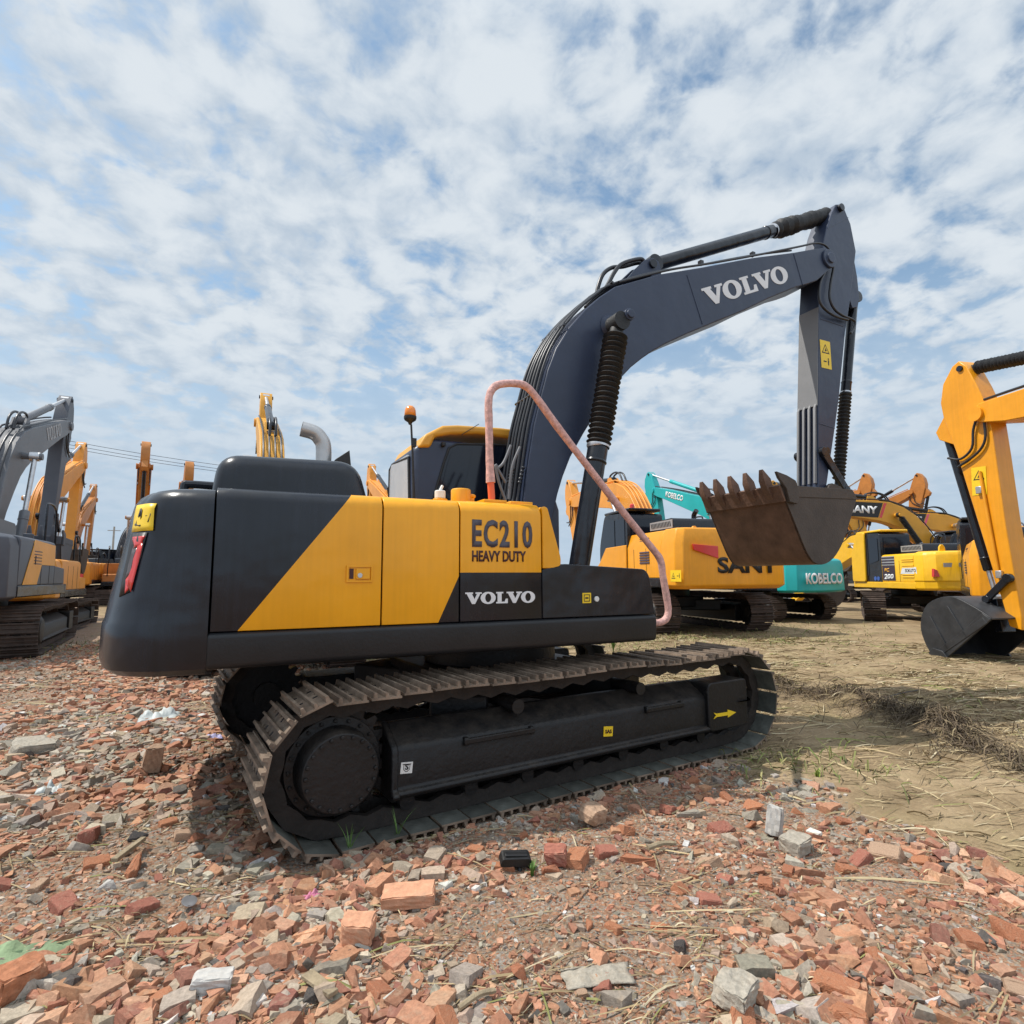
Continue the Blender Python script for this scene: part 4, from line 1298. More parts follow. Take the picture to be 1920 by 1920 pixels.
    if stripe:
        stripe(root, W)
    # raised hood and exhaust
    mb = MB()
    mb.prism(round_poly([(-2.2, ztop-.02), (-2.12, ztop+.30), (-1.12, ztop+.27), (-1.05, ztop-.02)], [.01, .08, .08, .01], 3), -.95, .95)
    hd = mb.build('engine_hood', hood, root, bevel=.03)
    if shape in ('square', 'komatsu'):
        gb = MB()
        for k in range(14):
            gb.box((-2.02+k*.065, .962, ztop+.17), (.03, .012, .12), Matrix.Rotation(.3, 3, 'Y'))
        gf = MB(); gf.box((-1.6, .955, ztop+.17), (1.02, .014, .19)); gf.build('grille_frame', 'grille_grey', hd)
        gb.build('grille', 'ink_black', hd)
    mb = MB()
    pts = smooth_path([(-1.0, -.3, ztop), (-1.0, -.3, ztop+.42), (-1.03, -.3, ztop+.52), (-1.13, -.3, ztop+.60)], 4)
    mb.tube(pts, .06, 12); mb.build('exhaust_pipe', 'machine_black', root, ang=60)
    mb = MB(); mb.lathe((-.85, .05, ztop), (0, 0, 1), [(0, .10), (.10, .10), (.12, .06), (.18, .06), (.20, .14), (.24, .14), (.27, .07)], 16); mb.build('air_intake', 'machine_black', root)
    # cab
    mb = MB()
    mb.prism(round_poly([(-.62, 1.25), (-.64, 2.86), (.70, 2.92), (1.05, 2.1), (1.05, 1.25)], [.02, .12, .15, .2, .02], 3), .37, 1.34)
    cb = mb.build('cab', cabm, root, bevel=.03)
    for nm, ol, y0, y1 in (('side_window', [(-.50, 1.95), (-.50, 2.72), (.02, 2.75), (.02, 1.85)], 1.335, 1.352), ('door', [(.08, 1.45), (.08, 2.76), (.64, 2.79), (.94, 2.1), (.94, 1.45)], 1.335, 1.352), ('side_window', [(-.45, 1.9), (-.45, 2.72), (.66, 2.78), (.94, 2.1), (.94, 1.9)], .358, .372)):
        mb = MB(); mb.prism(round_poly(ol, .06, 3), y0, y1); mb.build(nm, 'glass_dark', cb)
    mb = MB(); mb.prism([(.47, 1.95), (.47, 2.72), (1.24, 2.72), (1.24, 1.95)], -.655, -.63, axis='x'); mb.build('rear_window', 'glass_dark', cb)
    mb = MB(); mb.box((.08, .85, 2.95), (1.40, .92, .08)); mb.build('roof', cabm if shape != 'komatsu' else 'yellow_lemon', cb, bevel=.03)
    if shape == 'komatsu':
        mb = MB(); mb.prism(round_poly([(.22, 1.25), (.16, 2.94), (.62, 2.97), (1.0, 2.2), (1.02, 1.25)], .08, 3), 1.345, 1.41); mb.build('door_pillar', body, cb, bevel=.02)
    # handrail on the right
    mb = MB(); mb.tube(smooth_path([(-.10, -1.15, 2.0), (-.10, -1.15, 2.75), (.0, -1.15, 2.88), (.45, -1.15, 2.85), (.62, -1.15, 2.6), (.72, -1.15, 1.5)], 4), .022, 8); mb.build('handrail', cabm, root)
    if not far:
        mb = MB(); mb.lathe((-.35, -.95, ztop-.01), (0, 0, 1), [(0, .09), (.14, .09), (.15, .06)], 16); mb.build('breather', body, root)
    # boom
    br, ar = boom_rot, boom_rot if arm_rot is None else arm_rot
    fb = lambda p: rot(p, FOOT, br)
    piv = fb(PIV)

    def fa(p):
        q = (p[0]-PIV[0]+piv[0], p[1]-PIV[1]+piv[1])
        return rot(q, piv, ar)
    mb = MB(); mb.prism([fb(p) for p in BOOM_OL], -.25, .25)
    bo = mb.build('boom', boom, root, bevel=.012)
    for sg in (-1, 1):
        mb = MB(); c = fb((1.36, 4.15)); mb.cyl((c[0], sg*.25, c[1]), (c[0], sg*.62, c[1]), .075, n=16); mb.build('pin_boss', boom, bo)
        mb = MB(); mb.cyl((piv[0], sg*.25, piv[1]), (piv[0], sg*.30, piv[1]), .12, n=18); mb.build('pin_boss', boom, bo)
        mb = MB(); mb.prism([fb(p) for p in ((1.62, 4.80), (1.85, 5.16), (2.0, 5.20), (2.12, 5.02))], sg*.12-.02, sg*.12+.02); mb.build('bracket', boom, bo)
    for k, yy in enumerate((-.18, -.06, .06, .18)):
        pts = [fb(p) for p in ((.10, 1.9), (.13, 2.40), (.23, 2.82), (.38, 3.40), (.57, 3.92), (.90, 4.40), (1.34, 4.76), (1.6, 4.9))]
        if k in (0, 3): pts += [fb(p) for p in ((2.65, 5.29), (3.53, 5.63), (4.35, 5.92), (4.9, 6.1))]
        mb = MB(); mb.tube(smooth_path([(p[0], yy, p[1]) for p in pts], 3), .022, 6); mb.build('hose', boom if boom.startswith('orange') else 'hose_black', bo, ang=70)
    for k in (-.08, .05):
        mb = MB(); mb.tube(smooth_path([(fb(p)[0], k, fb(p)[1]) for p in ((1.25, 4.72), (1.35, 5.02), (1.62, 5.22), (1.95, 5.28), (2.05, 5.16))], 4), .028, 8); mb.build('hose', 'hose_black', bo, ang=70)
    if boom_text:
        for sg in boom_text.get('sides', (-1,)):
            a, b = fb(boom_text.get('a', (2.9, 4.86))), fb(boom_text.get('b', (4.2, 5.40)))
            if sg > 0: a, b = b, a
            o = Vector((a[0], sg*.254, a[1])); ex = Vector((b[0]-a[0], 0, b[1]-a[1])); ey = Vector((0, 0, 1))
            M = frame(o, ex, ey)
            h = boom_text['h']; wd = ex.length
            if boom_text.get('band'):
                e2 = boom_text['band']
                flat_obj('badge', [(-.12, -.14), (wd+.02, -.14), (wd+.20, h+.14), (-.12, h+.14)], [(0, 1, 2, 3)], 'ink_black', M, bo)
                flat_obj('badge_stripe', [(wd+.06, -.14), (wd+.16, -.14), (wd+.34, h+.14), (wd+.24, h+.14)], [(0, 1, 2, 3)], e2, M, bo)
                M = M @ Matrix.Translation((0, 0, .004))
            if boom_text.get('slab'):
                slab_letters('lettering', wd, h, boom_text['m'], M, bo)
            else:
                text_obj('lettering', boom_text['t'], wd, h, boom_text['m'], M, bo, .04)
    # arm
    mb = MB(); mb.prism([fa(p) for p in ARM_OL], -.16, .16)
    ao = mb.build('arm', arm_mat or boom, root, bevel=.012)
    t = fa((5.36, 6.78)); mb = MB(); mb.cyl((t[0], -.19, t[1]), (t[0], .19, t[1]), .05, n=14); mb.build('pin', 'machine_black', ao)
    b0, b1 = fa((5.78, 5.75)), fa((5.08, 2.95))
    mb = MB(); mb.prism([fa(p) for p in ((5.70, 6.1), (5.90, 5.80), (5.84, 5.66), (5.56, 5.52))], -.11, .11); mb.build('bracket', boom, ao, bevel=.01)
    for q in ([(5.06, 5.95), (5.16, 5.70), (5.20, 5.40), (5.40, 5.25), (5.62, 5.30)], [(4.98, 5.80), (4.98, 5.5), (5.12, 5.3), (5.45, 5.12)]):
        mb = MB(); mb.tube(smooth_path([(fa(p)[0], (.20 if not side_left else .20), fa(p)[1]) for p in q], 4), .02, 7); mb.build('hose', 'hose_black', ao, ang=70)
        mb = MB(); mb.tube(smooth_path([(fa(p)[0], -.20, fa(p)[1]) for p in q], 4), .02, 7); mb.build('hose', 'hose_black', ao, ang=70)
    cm = 'machine_black' if boom not in ('teal', 'worn_grey', 'worn_grey_light') else boom
    for sg in (-1, 1):
        p0 = (.72, sg*.48, 1.45); p1 = fb((1.36, 4.15)); ram(root, 'boom_cylinder', p0, (p1[0], sg*.48, p1[1]), .09, .52, boots, cm, 14)
    p0 = fb((1.95, 5.12)); p1 = fa((5.36, 6.78)); ram(root, 'arm_cylinder', (p0[0], 0, p0[1]), (p1[0], 0, p1[1]), .085, .62, boots, cm, 14)
    ram(root, 'bucket_cylinder', (b0[0], 0, b0[1]), (b1[0], 0, b1[1]), .068, .84 if dig else .58, False if dig else boots, cm, 14)
    e = fa((4.72, 2.62)); f1 = fa((4.74, 3.3))
    for sg in (-1, 1):
        mb = MB(); d = Vector((b1[0]-f1[0], b1[1]-f1[1])); nn = Vector((-d.y, d.x)).normalized()*.05
        mb.prism([(f1[0]+nn.x, f1[1]+nn.y), (f1[0]-nn.x, f1[1]-nn.y), (b1[0]-nn.x, b1[1]-nn.y), (b1[0]+nn.x, b1[1]+nn.y)], sg*.21-.025, sg*.21+.025)
        mb.cyl((f1[0], sg*.17, f1[1]), (f1[0], sg*.245, f1[1]), .07, n=14); mb.cyl((b1[0], sg*.17, b1[1]), (b1[0], sg*.245, b1[1]), .06, n=14)
        mb.build('bucket_link', 'machine_black', root, bevel=.006)
    g0 = b1; g1 = fa((4.98 if dig else 5.0, 2.44 if dig else 2.6))
    mb = MB(); d = Vector((g1[0]-g0[0], g1[1]-g0[1])); nn = Vector((-d.y, d.x)).normalized()*.09
    mb.prism([(g0[0]+nn.x, g0[1]+nn.y), (g0[0]-nn.x, g0[1]-nn.y), (g1[0]-nn.x*.7, g1[1]-nn.y*.7), (g1[0]+nn.x*.7, g1[1]+nn.y*.7)], -.13, .13)
    mb.build('push_link', 'machine_black', root, bevel=.01)
    prof = [fa(p) for p in (BUCKET_DIG if dig else BUCKET)]
    bucket(root, prof, -.6, .6, list(bucket_mats), 5, tooth_len=.26)
    if extra:
        extra(root, dict(fb=fb, fa=fa, W=W, cw=cwo, arm=ao, boom=bo, ztop=ztop, cab=cb))
    return root


HD = lambda h: PI/2-YAW-R(h)       # heading h degrees to the right of the viewing direction


def grey_extra(root, k):
    W = k['W']
    for sg in (-1,):
        mb = MB()
        y = sg*(W-.006)
        mb.prism([(-2.0, 1.26), (-1.2, 1.26), (-.98, 1.62), (-.1, 1.62), (-.16, 2.02), (-1.48, 2.06)], min(y, y+sg*.006), max(y, y+sg*.006))
        mb.build('yellow_panel', 'yellow_main', root)
        M = frame(Vector((-1.42, -W-.002, 1.62)), (1, 0, 0), (0, 0, 1))
        text_obj('lettering', 'i', .05, .16, 'ink_black', M, root, .02)
    warning_label('warning_sticker', .5, .26, frame(Vector((-3.02, -.40, 1.82)), (0, -1, 0), (0, 0, 1)), k['cw'], True)


def sany_extra(root, k):
    W = k['W']
    mb = MB(); mb.prism([(-.60, 1.26), (-.60, 2.06), (.58, 2.04), (1.0, 1.66), (1.30, 1.48), (1.30, 1.26)], W-.02, W+.03); mb.build('side_panel', 'yellow_orange', root, bevel=.015)
    warning_label('warning_sticker', .42, .24, frame(Vector((-2.62, W+.002, 1.18)), (-1, 0, 0), (0, 0, 1)), k['cw'], True)
    mb = MB(); mb.box((.05, 1.05, 2.96), (1.5, .5, .04)); mb.build('roof_guard', 'machine_black', k['cab'], bevel=.01)
    mb = MB(); mb.lathe((-.55, 1.15, 2.98), (0, 0, 1), [(0, .06), (.09, .055), (.12, .03)], 12); mb.build('lamp', 'lens_red', k['cab'])


def komatsu_stripe(root, W):
    y = W-.010
    mb = MB(); mb.prism([(-.66, 1.30), (-1.32, 1.30), (-1.32, 1.78), (-.66, 1.78)], y, y+.006); bd = mb.build('badge', 'dark_stripe', root)
    mb = MB(); mb.prism([(-.66, 1.79), (-1.32, 1.79), (-1.32, 2.08), (-.66, 2.08)], y, y+.006); mb.build('badge', 'faded_white', root)
    for q in range(3):
        mb = MB(); mb.prism([(-.66, 1.82+q*.09), (-1.32, 1.82+q*.09), (-1.32, 1.87+q*.09), (-.66, 1.87+q*.09)], y+.005, y+.010); mb.build('badge_stripe', 'dark_stripe', bd)
    M = frame(Vector((-.74, y+.008, 1.34)), (-1, 0, 0), (0, 0, 1)); text_obj('lettering', '200', .50, .17, 'white_paint', M, bd, .05, shear=.15)
    M = frame(Vector((-.78, y+.008, 1.57)), (-1, 0, 0), (0, 0, 1)); text_obj('lettering', 'PC', .26, .13, 'yellow_roof', M, bd, .05, shear=.15)
    M = frame(Vector((-1.75, y+.008, 1.56)), (-1, 0, 0), (0, 0, 1))
    pn = flat_obj('badge', [(-.15, -.05), (.62, -.05), (.60, .15), (-.05, .15)], [(0, 1, 2, 3)], 'white_paint', M, root)
    text_obj('lettering', 'SOKUTO', .50, .10, 'ink_black', M @ Matrix.Translation((.08, .0, .004)), pn, .02)
    mb = MB()
    for q in (-.25, -.42):
        mb.cyl((q, W-.005, 1.36), (q, W+.004, 1.36), .07, n=18)
    mb.build('round_sticker', 'label_blue', root)


def komatsu_extra(root, k):
    M = frame(Vector((-2.98, .95, 1.70)), (0, -1, 0), (0, 0, 1)); 
    pn = flat_obj('badge', [(0, 0), (.42, 0), (.42, .12), (0, .12)], [(0, 1, 2, 3)], 'faded_white', M @ Matrix.Translation((0, 0, -.05)), k['cw'])


def arm_sticker(root, k):
    fa = k['fa']
    bk_ = [c for c in root.children if c.name.startswith('bucket') and c.type == 'MESH' and c.name.split('.')[0] == 'bucket'][0]
    for sg in (-1, 1):
        for q0, q1 in (((5.72, 2.62), (5.42, 2.12)), ((5.40, 2.82), (5.10, 2.36)), ((5.66, 1.98), (4.80, 2.66))):
            a, b = fa(q0), fa(q1); mb = MB(); w_ = .012 if q0[0] != 5.66 else .05
            d = Vector((b[0]-a[0], b[1]-a[1])).normalized(); n_ = Vector((-d.y, d.x))*w_
            mb.prism([(a[0]+n_.x, a[1]+n_.y), (a[0]-n_.x, a[1]-n_.y), (b[0]-n_.x, b[1]-n_.y), (b[0]+n_.x, b[1]+n_.y)], sg*.603, sg*.622)
            mb.build('wear_bar', 'bucket_black', bk_, bevel=.004)
    a, b, c = fa((5.26, 4.62)), fa((5.02, 4.62)), fa((5.26, 5.12))
    M = frame(Vector((a[0]-.0, .163, a[1])), Vector((b[0]-a[0], 0, b[1]-a[1])), Vector((c[0]-a[0], 0, c[1]-a[1])))
    warning_label('warning_sticker', .24, .46, M, k['arm'])
    mb = MB(); p0, p1 = fa((5.10, 5.0)), fa((4.90, 3.4)); mb.tube([(p0[0], .19, p0[1]), (p1[0], .19, p1[1])], .022, 8); mb.build('grease_pipe', 'yellow_orange', k['arm'])
    for q in ((5.12, 4.7), (4.88, 3.35)):
        p = fa(q); mb = MB(); mb.box((p[0], .19, p[1]), (.09, .06, .12)); mb.build('pipe_valve', 'steel', k['arm'], bevel=.01)


machine('faded grey crawler excavator with a yellow side panel at the left edge of the yard', (-7.50, 11.6, .0), R(90), 1.15, 'worn_grey', 'worn_grey_light', 'worn_grey', 'machine_black', arm_mat='worn_grey', boom_rot=-3, arm_rot=-3,
        hood='worn_grey_light', uyaw=R(4), boots=False, boom_text=dict(t='VOLVO', slab=True, h=.34, m='faded_white', a=(3.0, 4.92), b=(4.2, 5.42)), extra=grey_extra, bucket_mats=('worn_grey', 'worn_grey'))
machine('orange crawler excavator with raised arm directly behind the grey one on the left', cp(-14.6, 17.3), R(90), 1.0, 'orange_boom', 'orange_boom', far=True, boots=False)
machine('pale orange excavator far back in the gap beside the grey machine', cp(-22.4, 29.0, .25), R(92), 1.0, 'orange_boom', 'orange_dull', far=True, boots=False)
machine('dark cabbed excavator in the gap, nearest the thin power pole', cp(-23.5, 34, .3), R(55), 1.0, 'orange_boom', 'worn_grey', far=True, boots=False)
machine('brown orange excavator whose arm rises left of the near counterweight', cp(-19.9, 30.6), HD(147), 1.12, 'orange_dull', 'orange_dull', far=True, boots=False)
machine('orange excavator with a thin leaning arm above the guard pipe', cp(-16.9, 28.5), HD(145), 1.0, 'orange_boom', 'orange_dull', far=True, boots=False, boom_rot=-5)
machine('mustard yellow excavator with tall arm rising behind the near engine hood', cp(-4.8, 11.4), R(90), 1.0, 'yellow_lemon', 'yellow_roof', boots=False)
machine('orange excavator whose arm shows between engine hood and cab', cp(-4.3, 22.0), R(90), 1.0, 'orange_boom', 'orange_boom', far=True, boots=False)
machine('yellow excavator with black SANY lettering on its counterweight, behind the rusty bucket'.replace('SANY ', ''), cp(4.77, 18.1), HD(-15), 1.2, 'yellow_orange', 'orange_boom', shape='square', far=False, boom_rot=-20, arm_rot=-9,
        cw_text=dict(t='SANY', w=1.50, h=.34, z=1.35, y=.44, m='ink_black'), boots=False, extra=sany_extra)
machine('teal excavator with white lettering across its counterweight', cp(8.95, 21.5), HD(-24), 1.0, 'teal', 'teal', 'teal', 'machine_black', boots=False, boom_rot=-5, arm_rot=-4,
        cw_text=dict(t='KOBELCO', w=1.70, h=.36, z=1.27, y=.90, m='white_paint'), boom_text=dict(t='KOBELCO', h=.26, m='white_paint', sides=(1,), a=(3.1, 5.0), b=(4.2, 5.45)), lights=False)
machine('lemon yellow excavator with dark numbered badge and cab post, right of the teal one', cp(14.25, 20.6), HD(2), 1.05, 'yellow_lemon', 'yellow_lemon', 'yellow_lemon', shape='komatsu',
        cw_text=dict(t='KOMATSU', w=1.5, h=.24, z=1.60, y=.55, m='dark_stripe'), stripe=komatsu_stripe, extra=komatsu_extra, boots=False, boom_rot=-45, arm_rot=70, far=False, uyaw=R(-28))
machine('yellow excavator seen from the side with black badge on its arched boom', cp(19.2, 25.2), HD(-86), 1.13, 'yellow_orange', 'yellow_roof', shape='square', boom_rot=-18, arm_rot=-8, boom_text=dict(t='SANY', h=.30, m='white_paint', sides=(1,), band='lens_red', a=(1.98, 4.42), b=(2.98, 4.82)), boots=True)
machine('orange excavator with a pink striped black badge on its boom', cp(25.0, 29.5), HD(-84), 1.1, 'yellow_orange', 'yellow_roof', shape='square', far=True, boom_rot=-18, arm_rot=-8, boom_text=dict(t='CAT', h=.30, m='white_paint', sides=(1,), band='pink_stripe', a=(2.6, 4.72), b=(3.6, 5.14)), boots=False)
machine('orange excavator in the back row, its arm tip right beside the rusty bucket', cp(16.1, 34.7), HD(150), 1.0, 'orange_boom', 'orange_dull', far=True, boots=False)
machine('orange excavator in the back row, its arm tip above the numbered yellow machine', cp(18.9, 34.7), HD(150), 1.0, 'orange_boom', 'orange_dull', far=True, boots=False)
machine('bright orange excavator half hidden behind the big yellow arm', cp(12.7, 14.1), HD(35), 1.0, 'yellow_orange', 'yellow_orange', shape='square', far=True, boots=False, boom_rot=-48, arm_rot=72)
machine('big yellow excavator arm with black bucket standing on the ground at right', cp(10.34, 3.45), HD(-12), 1.14, 'yellow_orange', 'yellow_orange', 'yellow_orange', shape='square', boom_rot=-20.6, arm_rot=2.5, dig=True,
        bucket_mats=('bucket_black', 'bucket_black'), extra=arm_sticker)

# utility poles and wires far behind on the left
for X, Z, h in ((-40.4, 58.0, 6.8), (-96.0, 70.0, 10.0)):
    c = cp(X, Z)
    pr = empty('utility_pole', c)
    tag(pr, 'thin concrete power pole far off in the gap left of the near machine' if h < 9 else 'concrete power pole beyond the left edge of the picture', 'pole')
    mb = MB(); mb.lathe((0, 0, 0), (0, 0, 1), [(0, .14), (h, .08)], 10); mb.build('pole', 'concrete_pole', pr)
    mb = MB(); mb.box((0, 0, h-.4), (1.1, .06, .07)); mb.build('crossarm', 'concrete_pole', pr)
for k, (y0, y1) in enumerate(((815, 872), (822, 879), (829, 884))):
    a = P(-60, y0-26, y=70); b = P(470, y1+8, y=70)
    pts = [(a.lerp(b, i/14)) for i in range(15)]
    for i, q in enumerate(pts): q.z -= 1.0*math.sin(PI*i/14)*.35
    mb = MB(); mb.tube(pts, .026, 5)
    tag(mb.build('power_line', 'hose_black'), ['topmost power line sagging across the left sky', 'middle power line sagging across the left sky', 'lowest power line sagging across the left sky'][k], 'cable', 'power lines over the yard')

# ------------------------------------------------------------------ the ground
def vnoise(x, y, seed=0):
    """smooth value noise on arrays"""
    xi = np.floor(x).astype(np.int64); yi = np.floor(y).astype(np.int64)
    fx = x-xi; fy = y-yi
    fx = fx*fx*fx*(fx*(fx*6-15)+10); fy = fy*fy*fy*(fy*(fy*6-15)+10)

    def hsh(a, b):
        n = (a*374761393+b*668265263+seed*1442695041) & 0x7fffffff
        n = ((n ^ (n >> 13))*1274126177) & 0x7fffffff
        return ((n ^ (n >> 16)) & 0xffff)/65535.0
    return (hsh(xi, yi)*(1-fx)+hsh(xi+1, yi)*fx)*(1-fy)+(hsh(xi, yi+1)*(1-fx)+hsh(xi+1, yi+1)*fx)*fy


def fbm(x, y, s, seed=0, o=4):
    t = 0; a = 1; n = 0
    for i in range(o):
        t = t+a*vnoise(x/s*2**i+17.3*i, y/s*2**i-9.1*i, seed+i); n += a; a *= .5
    return t/n-.5


def sst(v, a, b):
    t = np.clip((v-a)/(b-a), 0, 1)
    return t*t*(3-2*t)


def rubble_mask(x, y):
    xb = np.where(y < 0, 1.62+.10*y*(y > -2)-.10*(y < -2)*0, 1.62-.26*y)+np.where(y < -1.9, (y+1.9)*.12, 0)
    e = fbm(x, y, 1.1, 40, 4)*1.3
    g = np.where((x < -3.2) & (y > 10.5), -3.0, 0)      # the rubble runs out behind the grey machine
    return sst(xb-x+e+g, -.25, .30)


RIDGE = np.array([(2.55, 1.15), (3.5, .75), (4.5, .50), (4.75, -.1), (4.45, -.75), (4.15, -1.6), (3.7, -2.2), (3.3, -2.7)])


def ridge_d(x, y):
    d = np.full(np.shape(x), 9.0)
    for a, b in zip(RIDGE[:-1], RIDGE[1:]):
        ab = b-a; t = np.clip(((x-a[0])*ab[0]+(y-a[1])*ab[1])/(ab @ ab), 0, 1)
        d = np.minimum(d, np.hypot(x-a[0]-ab[0]*t, y-a[1]-ab[1]*t))
    return d


CU, SU = math.cos(UYAW), math.sin(UYAW)


def in_track(x, y, mx=2.05, m=.06):
    lx = x*CU+y*SU; ly = np.abs(-x*SU+y*CU)
    return (np.abs(lx) < mx) & (ly > .895-m) & (ly < 1.495+m)


def ground_h(x, y):
    x = np.asarray(x, float); y = np.asarray(y, float)
    r = rubble_mask(x, y)
    h = r*(.085*fbm(x, y, 1.3, 1)+.06*fbm(x, y, .42, 5)+.035*fbm(x, y, .13, 9, 3))
    h = h+(1-r)*(.06*fbm(x, y, 1.7, 21)+.03*fbm(x, y, .4, 25)+.02*fbm(x, y, .11, 29, 3))
    far = sst(np.hypot(x, y), 9, 20)
    h = h*(1-.5*far)+.022
    h = h+.17*np.exp(-(ridge_d(x, y)/(.24+.25*np.abs(fbm(x, y, .9, 37, 2))))**2)*np.clip(.50+2.0*fbm(x, y, .55, 33, 3), 0, 1)
    h = h+.28*sst(y, 14, 28)*sst(-x, 3, 9)
    # pressed flat below the near machine's tracks, pushed up a little beside them
    lx = x*CU+y*SU; ly = np.abs(-x*SU+y*CU)
    t = sst(.30-np.maximum(np.abs(ly-1.195)-.30, np.abs(lx)-2.0), 0, .30)
    h = np.where(t > 0, h*(1-t)+np.minimum(h, -.004)*t*.2-.004*t, h)
    return h


def axis(parts):
    a = []
    for lo, hi, st in parts:
        a.append(np.arange(lo, hi, st))
    a.append([parts[-1][1]])
    return np.concatenate(a)


gx = axis([(-1500, -200, 260), (-200, -40, 16), (-40, -9, .6), (-9, 9, .05), (9, 40, .5), (40, 200, 16), (200, 1500, 260)])
gy = axis([(-1200, -100, 220), (-100, -12, 8), (-12, -4.6, .4), (-4.6, 4, .05), (4, 14, .18), (14, 44, .8), (44, 200, 14), (200, 2500, 330)])
GX, GY = np.meshgrid(gx, gy)
GZ = ground_h(GX, GY)
nx, ny = len(gx), len(gy)


def np_mesh(name, co, faces, k, mats):
    """co (n,3), faces (m,k) -> mesh"""
    me = bpy.data.meshes.new(name)
    me.vertices.add(len(co)); me.vertices.foreach_set('co', np.ascontiguousarray(co, np.float32).ravel())
    m = len(faces)
    me.loops.add(m*k); me.loops.foreach_set('vertex_index', np.ascontiguousarray(faces, np.int32).ravel())
    me.polygons.add(m); me.polygons.foreach_set('loop_start', np.arange(0, m*k, k, dtype=np.int32))
    me.update(calc_edges=True)
    for q in mats: me.materials.append(MATS[q])
    me.polygons.foreach_set('use_smooth', np.zeros(m, bool))
    return me


idx = np.arange(nx*ny).reshape(ny, nx)
gf = np.stack([idx[:-1, :-1], idx[:-1, 1:], idx[1:, 1:], idx[1:, :-1]], -1).reshape(-1, 4)

# ground material: crushed brick and mortar on one side, trodden earth with chaff on the other
mt, nt, N, L, b = nodes('ground_mix')


def gn(t, **k):
    n = N.new(t)
    for a, v in k.items(): setattr(n, a, v)
    return n


tc = N.new('ShaderNodeTexCoord'); at = N.new('ShaderNodeAttribute'); at.attribute_name = 'zones'
sep = N.new('ShaderNodeSeparateColor'); L.new(at.outputs['Color'], sep.inputs[0])


def gnoise(s, d=6, r=.65, vec=None):
    n = N.new('ShaderNodeTexNoise'); n.inputs['Scale'].default_value = s; n.inputs['Detail'].default_value = d; n.inputs['Roughness'].default_value = r
    L.new(vec or tc.outputs['Object'], n.inputs['Vector']); return n.outputs['Fac']


def gramp(v, pts):
    c = N.new('ShaderNodeValToRGB'); e = c.color_ramp.elements
    e[0].position, e[0].color = pts[0][0], (*pts[0][1], 1); e[1].position, e[1].color = pts[-1][0], (*pts[-1][1], 1)
    for p, q in pts[1:-1]:
        n = e.new(p); n.color = (*q, 1)
    L.new(v, c.inputs[0]); return c.outputs[0]


def gmix(f, a, c, mode='MIX'):
    n = N.new('ShaderNodeMix'); n.data_type = 'RGBA'; n.blend_type = mode
    if isinstance(f, float): n.inputs['Factor'].default_value = f
    else: L.new(f, n.inputs['Factor'])
    for k, q in (('A', a), ('B', c)):
        if isinstance(q, tuple): n.inputs[k].default_value = (*q, 1)
        else: L.new(q, n.inputs[k])
    return n.outputs['Result']


def gvor(s, feat='F1'):
    n = N.new('ShaderNodeTexVoronoi'); n.inputs['Scale'].default_value = s; n.feature = feat
    L.new(tc.outputs['Object'], n.inputs['Vector']); return n


v1 = gvor(34); v2 = gvor(95)
s1 = N.new('ShaderNodeSeparateColor'); L.new(v1.outputs['Color'], s1.inputs[0])
s2 = N.new('ShaderNodeSeparateColor'); L.new(v2.outputs['Color'], s2.inputs[0])
PAL = [(0, (.33, .15, .085)), (.22, (.42, .205, .118)), (.40, (.46, .28, .18)), (.55, (.37, .28, .195)), (.7, (.36, .325, .275)), (.85, (.44, .40, .345)), (.94, (.20, .175, .155)), (1, (.54, .51, .46))]
c1 = gramp(s1.outputs[0], PAL); c2 = gramp(s2.outputs[0], PAL)
rub = gmix(gramp(gnoise(7), [(.42, (0, 0, 0)), (.58, (1, 1, 1))]), c1, c2)
rub = gmix(gramp(gnoise(2.2, 5), [(.38, (0, 0, 0)), (.66, (.75, .75, .75))]), rub, (.30, .205, .135))
rub = gmix(1.0, rub, gramp(gnoise(55, 4), [(.3, (.50, .50, .50)), (.7, (1.08, 1.08, 1.08))]), 'MULTIPLY')
mp = N.new('ShaderNodeMapping'); mp.inputs['Rotation'].default_value = (0, 0, R(28)); mp.inputs['Scale'].default_value = (9, 60, 9)
L.new(tc.outputs['Object'], mp.inputs['Vector'])
streak = gnoise(1.0, 4, .6, mp.outputs[0])
dirt = gramp(gnoise(1.3, 7, .7), [(.34, (.15, .108, .062)), (.5, (.265, .192, .112)), (.66, (.36, .268, .165))])
dirt = gmix(gramp(streak, [(.56, (0, 0, 0)), (.72, (.40, .40, .40))]), dirt, (.52, .42, .25))
dirt = gmix(gramp(gnoise(26, 6, .7), [(.55, (0, 0, 0)), (.72, (.55, .55, .55))]), dirt, (.15, .115, .07))
dirt = gmix(gramp(gnoise(.75, 5), [(.52, (0, 0, 0)), (.70, (.55, .55, .55))]), dirt, (.27, .22, .11))
col = gmix(sep.outputs[0], dirt, rub)
col = gmix(sep.outputs[1], col, (.075, .054, .035))
L.new(col, b.inputs['Base Color']); b.inputs['Roughness'].default_value = .95; b.inputs['Specular IOR Level'].default_value = .2
bp = N.new('ShaderNodeBump'); bp.inputs['Strength'].default_value = .9; bp.inputs['Distance'].default_value = .02
hm = N.new('ShaderNodeMath'); hm.operation = 'MULTIPLY_ADD'; L.new(v1.outputs['Distance'], hm.inputs[0]); hm.inputs[1].default_value = -.8
L.new(gnoise(30, 8, .7), hm.inputs[2])
hs = N.new('ShaderNodeMath'); hs.operation = 'MULTIPLY'; L.new(hm.outputs[0], hs.inputs[0]); hr_ = N.new('ShaderNodeMapRange'); L.new(sep.outputs[0], hr_.inputs['Value']); hr_.inputs['To Min'].default_value = .45; L.new(hr_.outputs['Result'], hs.inputs[1])
